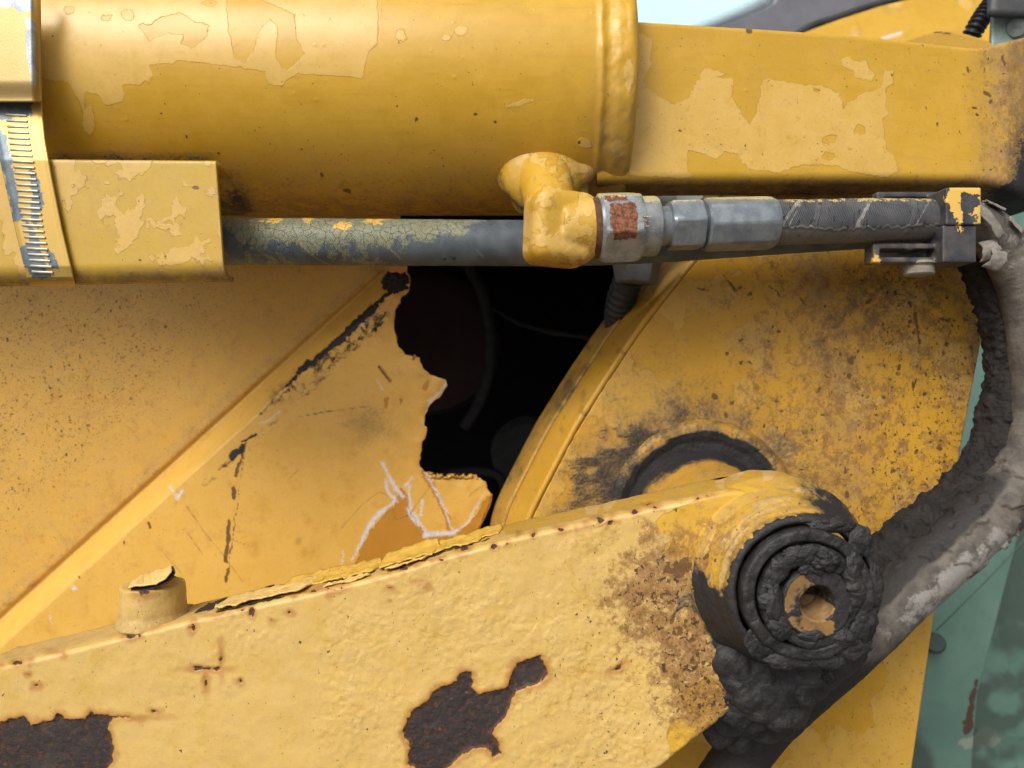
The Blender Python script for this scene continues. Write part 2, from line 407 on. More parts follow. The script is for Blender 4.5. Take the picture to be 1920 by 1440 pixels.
def hose_mat(name, kind):
    n = NT(name); hu, hv = n.attr('hu'), n.attr('hv')
    mid = n.noise(60, 5, .6); fine = n.noise(600, 4, .6)
    diag = n.add(n.mul(hu, 1.), n.mul(hv, .55))
    ribs = n.math('SINE', n.mul(diag, 2 * math.pi / .00125)); ribf = n.ss(-.4, .8, ribs)
    if kind == 'lower':
        base = n.mix(n.ss(.35, .65, mid), (.045, .060, .075), (.095, .115, .135))
        base = n.mix(n.mul(ribf, .35), base, (.14, .155, .165))
        pt = n.attr('prim')                          # yellow overspray left on the upper side
        nz = n.noise(110, 5, .7); pf = n.ss(-.9, .9, n.add(pt, n.mul(n.sub(nz, .5), 24)))
        base = n.mix(n.mul(pf, .5), base, n.mix(n.ss(.3, .6, fine), (.17, .18, .10), (.36, .34, .15)))
        y2 = n.ss(-.5, .5, n.add(n.sub(pt, 11), n.mul(n.sub(n.noise(60, 5, .6), .5), 34)))
        base = n.mix(y2, base, (.62, .38, .08))
        cr = n.voro(180, n.vec((1, 1, 1)), 'DISTANCE_TO_EDGE'); ck = n.mul(n.sub(1., n.ss(.0, .045, cr)), n.ss(-8, 2, pt))
        base = n.mix(n.mul(ck, .55), base, (.02, .022, .026))
        wr = n.math('SINE', n.mul(n.sub(hu, n.mul(hv, .9)), 2 * math.pi / .058)); wf = n.mul(n.ss(.990, .998, wr), n.ss(.42, .6, n.noise(70, 4)))
        base = n.mix(n.mul(wf, .55), base, (.28, .27, .18))
        dk = n.ss(.70, .72, n.noise(95, 2)); base = n.mix(dk, base, (.012, .012, .016))
        h = n.add(n.mul(ribf, .16), n.mul(wf, .25)); h = n.sub(h, n.mul(ck, .2)); h = n.sub(h, n.mul(dk, .3))
        ro = .45
    elif kind == 'upper':
        base = n.mix(n.ss(.35, .65, mid), (.040, .044, .052), (.085, .088, .094))
        base = n.mix(n.mul(n.attr('dust'), .8), base, n.mix(fine, (.16, .13, .10), (.24, .20, .15)))
        base = n.mix(n.mul(ribf, .28), base, (.17, .165, .155))
        e = n.ss(-.5, .5, n.add(n.attr('prim'), n.mul(n.sub(n.noise(520, 3, .7), .5), 5)))
        base = n.mix(n.mul(e, n.mul(n.ss(.25, .6, n.noise(160, 4)), .8)), base, (.36, .34, .30))
        wr = n.math('SINE', n.mul(n.add(hu, n.mul(hv, .35)), 2 * math.pi / .034)); wf = n.ss(.93, .97, wr)
        base = n.mix(n.mul(n.mul(wf, mid), .35), base, (.20, .195, .19))
        y2 = n.ss(-.5, .5, n.add(n.attr('top'), n.mul(n.sub(n.noise(200, 4, .7), .5), 18)))
        base = n.mix(n.mul(y2, .9), base, (.58, .42, .16))
        ck = n.ss(.62, .66, n.noise(420, 3, .6, n.vec((1, 1, .22))))
        base = n.mix(n.mul(ck, .7), base, (.015, .015, .018))
        h = n.add(n.mul(ribf, .22), n.mul(e, .3)); h = n.add(h, n.mul(wf, .3)); h = n.sub(h, n.mul(ck, .3)); ro = .55
    else:                                             # muddy bend
        g = n.attr('grime'); cl = n.attr('dust')
        base = n.mix(n.ss(.35, .68, mid), (.070, .060, .052), (.150, .130, .108))
        base = n.mix(n.ss(.60, .66, n.add(n.mul(fine, .4), n.mul(n.noise(45, 4), .6))), base, (.07, .06, .052))
        base = n.mix(n.ss(.36, .66, n.add(cl, n.mul(n.sub(n.noise(55, 7, .72), .5), 2.4))), base, n.mix(fine, (.19, .18, .17), (.33, .31, .285)))
        base = n.mix(n.ss(.38, .62, n.add(g, n.mul(n.sub(mid, .5), .9))), base, n.mix(fine, (.012, .011, .011), (.04, .035, .032)))
        rb = n.math('SINE', n.mul(hu, 2 * math.pi / .008)); h = n.add(n.mul(mid, .35), n.mul(fine, .35))
        h = n.add(h, n.mul(n.ss(.2, 1, rb), .10)); ro = .7
    h = n.add(h, n.mul(fine, .1)); n.bump(h, .001, 1.)
    return n.out(base, ro, 0., .35)
M['hose_low'] = hose_mat('painted_rubber_hose', 'lower'); M['hose_up'] = hose_mat('taped_rubber_hose', 'upper'); M['hose_mud'] = hose_mat('muddy_rubber_hose', 'mud')

def plain(name, a, b, rough=.6, scale=60, bump=.1, metal=0., fscale=500, spec=.4):
    n = NT(name); mid = n.noise(scale, 5, .6); fine = n.noise(fscale, 4, .6)
    n.bump(n.add(n.mul(mid, bump * 1.5), n.mul(fine, bump)), .001, 1.)
    return n.out(n.mix(n.ss(.3, .7, n.add(n.mul(mid, .7), n.mul(fine, .3))), a, b), rough, metal, spec)
M['rubber'] = plain('peeled_rubber', (.13, .115, .10), (.26, .235, .20), .8, 120)
M['flake'] = plain('curled_paint', (.62, .40, .12), (.72, .49, .18), .55, 200, .25)
M['flakeback'] = plain('torn_paint_edge', (.54, .31, .04), (.68, .42, .08), .5, 200, .25)
M['blackgap'] = plain('gap_shade', (.012, .010, .009), (.04, .025, .018), .7, 200, .3)  # near-black, stands in for shade inside gaps
def plastic():
    n = NT('overpainted_black_plastic'); fine = n.noise(600, 4); mid = n.noise(80, 5)
    col = n.mix(n.ss(.3, .7, mid), (.018, .020, .027), (.042, .045, .055))
    col = n.mix(n.mul(n.attr('dust'), n.ss(.3, .7, mid)), col, (.16, .13, .10))
    yf = n.ss(-.6, .6, n.add(n.attr('top'), n.mul(n.sub(n.noise(260, 3, .6, None, .8), .5), 30)))
    col = n.mix(yf, col, (.68, .42, .09)); n.bump(n.add(n.mul(yf, .2), n.mul(fine, .06)), .001, 1.)
    return n.out(col, n.mixf(yf, .45, .4), 0.)
M['plastic'] = plastic()

# ================================================================== 1. large structure
# ground
def ground_mat():
    n = NT('dusty_gravel'); a = n.noise(2, 6); b = n.noise(60, 5)
    n.bump(n.mul(b, 6.), .001, 1.); return n.out(n.mix(a, n.mix(b, (.13, .12, .10), (.20, .18, .15)), (.16, .145, .125)), .9)
g = mesh_obj('ground', [(-500, -500, 0), (500, -500, 0), (500, 500, 0), (-500, 500, 0)], [(0, 1, 2, 3)], ground_mat()); g['kind'] = 'structure'

# ---- hydraulic cylinder barrel
BD, BH, BR, BX = .56, .2167, .087, .0818
cyl = thing('hydraulic_cylinder', (-.2, BD, EYE + BH - BR), 'thick yellow hydraulic cylinder barrel with peeling pale paint, across the top left', 'hydraulic cylinder')
def z1(l, s=2.571, ox=0, oy=0): return [(ox + x / s, oy + y / s) for x, y in l]
PALE_B = [(60, -300), (705, -300), (707, 0), (710, 35), (706, 86), (692, 97), (686, 117), (680, 148), (640, 143), (560, 138), (537, 148), (529, 161), (502, 159), (498, 134), (412, 122), (334, 113), (323, 120), (280, 120), (288, 144), (261, 159), (231, 159), (233, 190), (198, 198), (183, 179), (161, 171), (156, 210), (148, 187), (128, 156), (89, 148), (-200, 140), (-200, -300)]
HOLE_B = [z1([(665, 115), (720, 120), (780, 80), (870, 60), (930, 100), (1005, 120), (1000, 180), (930, 230), (870, 215), (880, 165), (800, 165), (720, 200)]),
          z1([(1075, -200), (1280, 10), (1340, 30), (1420, 70), (1430, 190), (1470, 260), (1380, 350), (1330, 280), (1340, 130), (1300, 90), (1250, 150), (1230, 230), (1180, 310), (1130, 280), (1100, 130)])]
def barrel_attr(V):
    p = proj(V); q = warp(p, 3, 9, 3)
    t = sdf_poly(q, PALE_B)
    for h in HOLE_B: t = np.minimum(t, -sdf_poly(q, h))
    for x, y, a, b, g_ in ((240, 28, 13, 10, 0), (130, 18, 10, 8, 0), (392, 4, 16, 7, 0), (200, 33, 9, 5, 0)): t = np.minimum(t, -sdf_dot(q, x, y, a, b, g_))
    for x, y, a, b, g_ in ((865, 58, 14, 9, -20), (752, 66, 9, 12, -30), (838, 71, 8, 6, 0), (975, 194, 24, 5, -14), (166, 228, 12, 26, 0), (1096, 268, 14, 10, 20), (1158, 280, 12, 18, 0), (1180, 140, 9, 30, 0)):
        t = np.maximum(t, sdf_dot(q, x, y, a, b, g_))
    brown = np.full(len(p), -99.)
    for x, y, a, b, g_ in ((652, 357, 8, 5, 20), (604, 327, 3, 6, -20), (781, 225, 3, 5, 0), (892, 215, 4, 2.5, 0), (928, 229, 3, 3.5, 0), (1086, 267, 2.5, 3, 0), (566, 280, 3, 3, 0), (832, 312, 3, 2, 0), (744, 199, 2, 2, 0), (1196, 185, 2, 7, 0), (350, 258, 3, 3, 0)):
        brown = np.maximum(brown, sdf_dot(q, x, y, a, b, g_))
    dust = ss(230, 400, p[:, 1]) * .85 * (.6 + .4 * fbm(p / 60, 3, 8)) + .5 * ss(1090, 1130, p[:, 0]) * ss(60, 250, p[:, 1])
    grime = .30 * ss(360, 405, p[:, 1]) + .42 * ss(275, 296, p[:, 1]) * ss(430, 380, p[:, 0]) + .45 * np.exp(-((p[:, 0] - 440) / 45) ** 2 - ((p[:, 1] - 372) / 35) ** 2)  # dirt toward the bottom; dark gap above the guard painted on
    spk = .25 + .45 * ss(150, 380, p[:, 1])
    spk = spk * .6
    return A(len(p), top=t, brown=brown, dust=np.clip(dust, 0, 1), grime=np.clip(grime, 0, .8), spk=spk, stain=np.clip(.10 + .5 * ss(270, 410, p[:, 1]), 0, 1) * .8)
# profile along x: plain tube, weld bead, domed end ring
xs = np.r_[np.linspace(-.62, -.38, 10, endpoint=False), np.arange(-.38, BX - .006, .00085)]
def prof_r(x):
    r = np.full_like(x, BR)
    r = r + .0011 * np.exp(-((x - .0580) / .0022) ** 2) - .0006 * np.exp(-((x - .0625) / .003) ** 2) + .0010 * ss(.064, .070, x)
    return r
rs = prof_r(xs)
endt = np.linspace(0, math.pi / 2, 14)[1:]
xs_end = (BX - .006) + .006 * np.sin(endt); rs_end = (rs[-1] - .006) + .006 * np.cos(endt)
xs_a = np.r_[xs, xs_end, BX + .001]; rs_a = np.r_[rs, rs_end, .03]
ang = np.r_[np.linspace(-110, 20, 170), np.linspace(20, 250, 40)[1:-1]]   # degrees, 0 = toward camera
an = np.radians(ang)
X, T_ = np.meshgrid(xs_a, an, indexing='ij'); RR = rs_a[:, None] + 0 * T_
lum = fbm(np.stack([X * 120, np.cos(T_) * 8, np.sin(T_) * 8], -1), 3, 4)
RR = RR + .0011 * lum * ss(.053, .060, X) * ss(BX + .0005, BX - .004, X)
V = np.stack([X, BD - RR * np.cos(T_), EYE + BH + RR * np.sin(T_)], -1)
outward(mesh_obj('barrel', V, quads(len(xs_a), len(an), wrap_v=True), M['barrel'], cyl, barrel_attr(V.reshape(-1, 3))))

# ---- rod-end box arm at upper right
bx = thing('box_arm', (.2, .56, EYE + .14), 'yellow box-section arm with a large worn pale patch, running to the upper right', 'steel arm')
PALE_X = [(1195, 60), (1222, 75), (1222, 120), (1205, 150), (1212, 165), (1235, 182), (1265, 197), (1290, 185), (1310, 150), (1320, 128), (1345, 132), (1362, 140), (1345, 145), (1375, 150), (1372, 180), (1390, 215), (1405, 235), (1418, 215), (1430, 150), (1438, 150), (1500, 158), (1540, 160), (1575, 175), (1580, 205), (1590, 195), (1625, 172), (1650, 165), (1660, 150), (1658, 132), (1674, 132), (1675, 160), (1662, 165), (1660, 200), (1668, 215), (1655, 225), (1662, 280), (1680, 300), (1685, 320), (1665, 335), (1600, 322), (1560, 310), (1500, 308), (1460, 325), (1400, 316), (1385, 290), (1360, 285), (1345, 298), (1320, 290), (1292, 280), (1290, 320), (1300, 335), (1180, 330)]
def box_attr(V):
    p = proj(V); q = warp(p, 4, 10, 13)
    t = sdf_poly(q, PALE_X)
    for x, y, a, b, g_ in ((1555, 262, 14, 8, -15), (1612, 245, 9, 9, 0), (1553, 293, 12, 8, 0), (1533, 168, 6, 4, 0), (1596, 281, 4, 3, 0)): t = np.minimum(t, -sdf_dot(q, x, y, a, b, g_))
    t = np.maximum(t, sdf_poly(q, [(1578, 112), (1590, 108), (1612, 118), (1625, 112), (1630, 130), (1642, 140), (1636, 150), (1605, 147), (1600, 130), (1580, 125)]))
    t = np.maximum(t, 1852 - (1905 - q[:, 0]) - 1852 + 6 * fbm(p / 25, 3, 4) + (-0.0) ) if False else t
    br = np.full(len(p), -99.)
    for x, y, a, b, g_ in ((1405, 58, 6, 6, 0), (1815, 130, 3, 9, -10), (1850, 176, 4, 9, -50), (1858, 190, 5, 4, 0), (1827, 202, 5, 3, 0), (1882, 113, 3, 9, 0), (1845, 130, 2, 5, 0), (1757, 232, 1.5, 6, 10), (1738, 203, 1.5, 4, 0), (1778, 250, 2, 2, 0), (1790, 222, 2, 2, 0), (1445, 112, 1.6, 1.6, 0), (1276, 247, 4, 2, 0), (1424, 86, 2, 2, 0), (1880, 140, 4, 2, 0), (1850, 160, 3, 2, 0)):
        br = np.maximum(br, sdf_dot(q, x, y, a, b, g_))
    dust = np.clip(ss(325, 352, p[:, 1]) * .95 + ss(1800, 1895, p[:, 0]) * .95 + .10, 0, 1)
    grime = np.clip(.34 * ss(338, 352, p[:, 1]) + .72 * ss(1872, 1925, p[:, 0]) * ss(120, 330, p[:, 1]) + .6 * ss(1845, 1900, p[:, 0]) * ss(330, 360, p[:, 1]), 0, 1)  # underside darkened; shade of the right end painted in; grease at its lower corner
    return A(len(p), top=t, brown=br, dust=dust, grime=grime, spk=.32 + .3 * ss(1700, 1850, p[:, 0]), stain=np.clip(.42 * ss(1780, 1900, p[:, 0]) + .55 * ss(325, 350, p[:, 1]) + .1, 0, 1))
cols = np.r_[np.arange(1120, 1960, 2.4)]
yt = np.interp(cols, [1100, 1190, 1400, 1510, 1600, 1700, 1800, 1835, 1860, 1890, 1920, 1960], [33, 37, 50, 57, 64, 74, 85, 88, 84, 75, 68, 60])
yt = np.convolve(np.pad(yt, 6, mode='edge'), np.ones(13) / 13, 'valid')
yb = np.interp(cols, [1100, 1600, 1700, 1830, 1880, 1960], [341, 341, 341, 343, 352, 385])
dd = np.interp(cols, [1100, 1190, 1850, 1890, 1920, 1960], [.508, .511, .536, .536, .540, .556])
secs = []
for c, a_, b_, d_ in zip(cols, yt, yb, dd):
    top = P(c, a_, d_); bot = P(c, b_, d_); h = top[2] - bot[2]
    rr_t, rr_b = .004, .0075; pts = []
    pts.append((.034, 0.)); pts.append((.015, 0.))
    for k in np.linspace(0, 90, 8): pts.append((rr_t - rr_t * math.sin(R(k)), -(rr_t - rr_t * math.cos(R(k)))))
    for v in np.linspace(-rr_t, -(h - rr_b), 108)[1:-1]: pts.append((0, v))
    for k in np.linspace(0, 90, 12): pts.append((rr_b - rr_b * math.cos(R(k)), -(h - rr_b) - rr_b * math.sin(R(k))))
    for k in np.linspace(rr_b, .038, 12)[1:]: pts.append((k, -h))
    x_sc = top[0] / top[1]
    secs.append([(top[0], top[1] + u, top[2] + v) for u, v in pts])
S = np.array(secs); nb = S.shape[1]
S[..., 1] += .0004 * fbm(S * 30, 3, 2)
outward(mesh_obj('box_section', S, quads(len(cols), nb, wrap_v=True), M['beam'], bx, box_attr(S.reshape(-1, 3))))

# ---- torn body panel at left
RIDGE_A = np.array((-60., 1228.)); RIDGE_B = np.array((745., 500.))
rd = (RIDGE_B - RIDGE_A) / np.linalg.norm(RIDGE_B - RIDGE_A); rn = np.array((-rd[1], rd[0]))   # rn points down-right
def panel_t(x, y): return (x - RIDGE_A[0]) * rn[0] + (y - RIDGE_A[1]) * rn[1]
def panel_depth(x, y):
    t = panel_t(x, y)
    d = .640 + .026 * ss(32, -8, t)
    d = d + .0034 * np.exp(-((t + 9) / 6.) ** 2)       # groove at the foot of the fold
    d = d - .018 * np.clip((-30 - t) / 600., 0, 1.2)
    return d + .004 * (x / 960 - 1)
def panel_attr(p):
    q = warp(p, 4, 12, 21); t = panel_t(p[:, 0], p[:, 1])
    OLD = [(745, 930), (752, 915), (765, 928), (768, 950), (782, 975), (800, 997), (822, 1006), (850, 1003), (876, 985), (895, 965), (912, 930), (940, 940), (900, 1010), (830, 1060), (650, 1090), (668, 1052), (690, 1003), (712, 972), (738, 950)]
    top = -sdf_poly(q, OLD)
    for l, w_ in (([(793, 885), (812, 915), (832, 958), (846, 993)], 4.5), ([(714, 690), (732, 716)], 3.2)): top = np.minimum(top, -sdf_line(q, l, w_))
    top = np.minimum(top, -sdf_poly(q, [(695, 565), (707, 570), (700, 592), (682, 612), (688, 590)]))
    for x, y, a, b, g_ in ((724, 755, 5, 12, 0), (797, 723, 6, 10, 30), (750, 752, 3, 5, 0)): top = np.minimum(top, -sdf_dot(q, x, y, a, b, g_))
    prim = np.full(len(p), -99.); pq = warp(p, 3, 7, 33)
    for l, w_ in (([(716, 866), (728, 893), (742, 915), (754, 930)], [2, 4, 3.5, 5]), ([(722, 902), (730, 925), (745, 940)], [3, 3.5, 2]),
                  ([(660, 1050), (672, 1028), (690, 990), (705, 968), (722, 955), (742, 938)], [1, 3, 4, 5, 4, 2]), ([(641, 1058), (643, 1035)], [1.5, 1.5]),
                  ([(767, 905), (766, 932), (772, 958), (790, 985), (800, 1000)], [2, 2.5, 3, 3.5, 3]), ([(764, 955), (772, 970), (786, 985)], [3, 4, 3]),
                  ([(798, 886), (820, 925), (838, 965), (848, 996)], 2.4), ([(797, 1003), (822, 1000), (850, 1000), (878, 978), (895, 945), (905, 930)], [4, 6, 3, 2.4, 2, 1.6]),
                  ([(793, 938), (788, 965)], [3, 2]), ([(760, 912), (772, 895)], [4, 2]), ([(838, 716), (826, 735), (806, 752), (799, 775), (797, 800)], [3, 2.5, 3, 2.5, 1.5]),
                  ([(795, 862), (790, 880)], 1.8), ([(706, 712), (718, 730)], [1, 1.8]), ([(680, 610), (690, 600), (702, 572)], [3, 2, 1.6]), ([(318, 912), (330, 930)], [1, 3]), ([(333, 933), (341, 920)], [4, 3]),
                  ([(488, 795), (512, 783), (524, 772)], [1, 1.6, 1]), ([(92, 1156), (97, 1168)], [1, 1.2]), ([(136, 1102), (141, 1104)], [3, 3])):
        prim = np.maximum(prim, sdf_line(pq, l, w_) * 1.2 - 1.0)
    brown = np.full(len(p), -99.)
    for l, w_ in (([(458, 832), (450, 868)], [1, 3]), ([(448, 870), (443, 893)], [4, 2]), ([(439, 915), (437, 935)], [4, 3.5]), ([(430, 975), (427, 1000)], [3, 4]), ([(428, 1000), (426, 1030), (424, 1052)], [4, 4, 3.5]), ([(427, 1068), (425, 1090)], [2, 3]),
                  ([(711, 688), (721, 702), (731, 716)], [1.5, 3, 2]), ([(233, 1016), (235, 1020)], [2, 2]), ([(278, 980), (281, 990)], [2, 3]), ([(147, 1080), (149, 1083)], [2, 2]), ([(460, 830), (425, 1095)], .8)):
        brown = np.maximum(brown, sdf_line(q, l, w_))
    grime = np.zeros(len(p)); gq = warp(p, 6, 9, 41)
    def g_line(l, w_, s): return s * ss(-3, 3, sdf_line(gq, l, w_))
    for l, w_, s in (([(738, 530), (752, 522)], [15, 11], 1.), ([(735, 545), (718, 560), (700, 578)], [4, 3, 5], 1.), ([(700, 578), (675, 598), (655, 622), (625, 648), (590, 675), (565, 692)], [4, 6, 7, 5, 5, 6], 1.), ([(562, 700), (535, 725)], [4, 2], .8),
                     ([(545, 730), (515, 750), (488, 775)], [2, 3, 2], .5), ([(455, 840), (435, 856)], [2, 9], .8), ([(480, 815), (455, 828)], [3, 3], .6), ([(435, 860), (412, 880)], [4, 2], .5), ([(405, 895), (380, 910)], [2, 2], .42)):
        grime = np.maximum(grime, g_line(l, w_, s))
    grime = np.maximum(grime, .45 * ss(26, 0, np.abs(seg_dist(gq, (715, 590), (520, 745)) - 4)) * ss(-.15, .3, fbm(p / 8, 3, 77)))
    for _ in range(60):
        u = random.random(); bx0 = 715 - 275 * u; by0 = 592 + 262 * u + 16 * random.random(); L_ = 8 + 16 * random.random()
        grime = np.maximum(grime, .62 * ss(-1.2, 1.6, sdf_line(gq, [(bx0, by0), (bx0 + L_, by0 - L_ * (.35 + .5 * random.random()))], [.8, 2.2 * random.random() + .4])) * (1 - .55 * u))
    for l in ([(350, 950), (385, 1000), (418, 1040), (455, 1090)], [(345, 990), (380, 1040)], [(640, 990), (680, 945), (712, 922), (728, 930)], [(733, 940), (742, 975), (768, 965), (800, 920), (822, 893)], [(560, 782), (610, 772), (690, 762)], [(430, 1010), (480, 1028)], [(880, 930), (902, 912)], [(540, 900), (560, 880)], [(300, 1030), (340, 1075)]):
        grime = np.maximum(grime, .44 * ss(-.6, 1.2, sdf_line(p, l, 1.2)))
    grime = np.maximum(grime, .30 * np.exp(-((p[:, 0] - 690) / 50) ** 2 - ((p[:, 1] - 795) / 36) ** 2) + .34 * np.exp(-((p[:, 0] - 559) / 7) ** 2 - ((p[:, 1] - 1015) / 11) ** 2))
    dust = .22 * ss(0, -80, t) + .40 * np.exp(-((t + 24) / 16) ** 2) + .22 * np.exp(-((p[:, 0] - 690) / 45) ** 2 - ((p[:, 1] - 790) / 35) ** 2)  # dirt above the fold; crease shade of its groove painted in
    dust = dust + .02 + .25 * ss(620, 500, p[:, 1]) * ss(300, 700, p[:, 0]) * 0
    spk = np.clip(.85 * ss(-20, -200, t) + .25, 0, 1) * (1 - .7 * ss(250, 600, p[:, 0]))
    spk = spk + .35 * np.exp(-((t + 30) / 18) ** 2)
    return A(len(p), top=top, prim=prim, brown=brown, grime=grime, dust=np.clip(dust, 0, 1), spk=spk, stain=np.clip(.04 + .22 * np.exp(-((t + 22) / 12) ** 2) + .10 * ss(0, -100, t), 0, 1))
panel = thing('torn_panel', P(300, 1300, .66), 'yellow bodywork panel with a diagonal fold and a ragged torn edge beside the black hole', 'body panel')
TORN = [(748, 300), (752, 490), (765, 512), (770, 530), (766, 545), (752, 560), (742, 580), (738, 602), (740, 625), (746, 648), (760, 664), (786, 672), (792, 690), (808, 703), (826, 708), (836, 712), (838, 724), (826, 742), (806, 757), (798, 775), (796, 795), (800, 800), (799, 818), (792, 830), (790, 845), (787, 858), (786, 874), (794, 884), (806, 890), (830, 893), (856, 893.5), (880, 894), (900, 895), (910, 905), (913, 915), (922, 927), (919, 945), (908, 970), (894, 995), (885, 1040), (880, 1200), (800, 1500)]
LEFT = [(-70, 300), (-70, 500), (-70, 600), (-70, 700), (-70, 800), (-70, 900), (-70, 1000), (-70, 1250), (-70, 1500)]
# left outline points spread so that rows keep roughly level
L2 = []
tp = np.array(TORN, float); Ls = np.r_[0, np.cumsum(np.linalg.norm(np.diff(tp, axis=0), axis=1))]; Ls /= Ls[-1]
tt = np.linspace(0, 1, 80); yy = np.interp(tt, Ls, tp[:, 1])
yy = np.maximum.accumulate(yy) + np.linspace(0, 1, 80) * 2
LEFT = np.stack([np.full(80, -80.), yy], -1)
# row spacing along both outlines must share one parameter
def patch_rows(name, Lf, Rt, nu, mat, parent, depth, attr, thick, jit=0, disp=None, upow=1.):
    nv = len(Rt); b = Rt.copy()
    if jit: b = b + jit * np.stack([fbm(b / 7, 3, 5), fbm(b / 7, 3, 9)], -1)
    u = (np.linspace(0, 1, nu) ** upow)[:, None, None]; p = Lf[None] * (1 - u) + Rt[None] * u + (b - Rt)[None] * u ** 40
    V = P(p[..., 0], p[..., 1], depth(p[..., 0], p[..., 1]))
    if disp is not None: V[..., 1] += disp(p)
    o = mesh_obj(name, V, quads(nu, nv), mat, parent, attr(p.reshape(-1, 2)))
    if o.data.polygons[len(o.data.polygons) // 2].normal.y > 0: o.data.flip_normals()
    if thick:
        m = o.modifiers.new('thickness', 'SOLIDIFY'); m.thickness = thick; m.offset = -1
    return o
nr = 520; tr = np.linspace(0, 1, nr); Rt = lerp_poly(TORN, tr)
yl = np.interp(tr, tt, yy); kw = np.hanning(121); kw /= kw.sum()
yl = np.convolve(np.r_[2 * yl[0] - yl[60:0:-1], yl, 2 * yl[-1] - yl[-2:-62:-1]], kw, 'valid')
Lf = np.stack([np.full(nr, -80.), yl], -1)
def panel_disp(p):   # torn lip curls back and forth
    e = -sdf_poly(p, [(x, y) for x, y in TORN] + [(3000, 1500), (3000, 300)])
    e = np.maximum(e, 0)
    return .0022 * np.exp(-e / 14.) * (fbm(p / 26, 2, 61) + .5) + .0006 * fbm(p / 90, 2, 62)
patch_rows('panel_sheet', Lf, Rt, 400, M['panel'], panel, panel_depth, panel_attr, .0026, jit=3.0, disp=panel_disp, upow=.8)
M['shred'] = plain('shredded_black_sealant', (.008, .007, .006), (.03, .024, .018), .8, 300, .6)
def clump(name, px, py, d, rx, ry, rz, mat, parent, seed=1, sub=5, amp=.35, fr=1.):
    bm = bmesh.new(); bmesh.ops.create_icosphere(bm, subdivisions=sub, radius=1)
    n0 = np.array([v.co[:] for v in bm.verts]); f = [tuple(v.index for v in fc.verts) for fc in bm.faces]; bm.free()
    r = 1 + amp * fbm(n0 * 2.2 * fr + seed * 7.1, 4, seed)
    V = n0 * r[:, None] * np.array([rx, ry, rz]) + P(px, py, d)
    return mesh_obj(name, V, f, mat, parent)
clump('sealant_clump', 741, 529, .639, .0105, .004, .008, M['shred'], panel, 3, amp=.7, fr=2.2)
# inward bent strip of the torn flap (right end) and top scrap
def strip(name, pts3, wvec, mat, parent, n=30, m=6, thick=.001, jag=0, seed=0):
    pa = catmull(np.array(pts3), n); w_ = np.array(wvec, float)
    u = np.linspace(0, 1, m)[None, :, None]; V = pa[:, None] + w_[None, None] * u
    if jag:
        k = 1 + jag * fbm(np.arange(n)[:, None] * np.array([[.45, 0]]), 3, seed); V = pa[:, None] + w_[None, None] * u * k[:, None, None]
    o = mesh_obj(name, V, quads(n, m), mat, parent, A(n * m, top=np.full(n * m, 9.)))
    md = o.modifiers.new('t', 'SOLIDIFY'); md.thickness = thick; md.offset = 0; return o
strip('bent_flange', [P(922, 926, .642), P(919, 944, .642), P(908, 970, .642), P(893, 1000, .642)], P(908, 958, .655) - P(921, 944, .640), M['panel'], panel, 24, 6, .0015)
strip('paint_flake', [P(722, 497, .632), P(745, 499, .630), P(764, 497, .630)], P(745, 509, .632) - P(745, 498, .630), plain('rusty_scrap', (.30, .11, .03), (.5, .22, .06), .6), panel, 14, 5, .0006, .5)

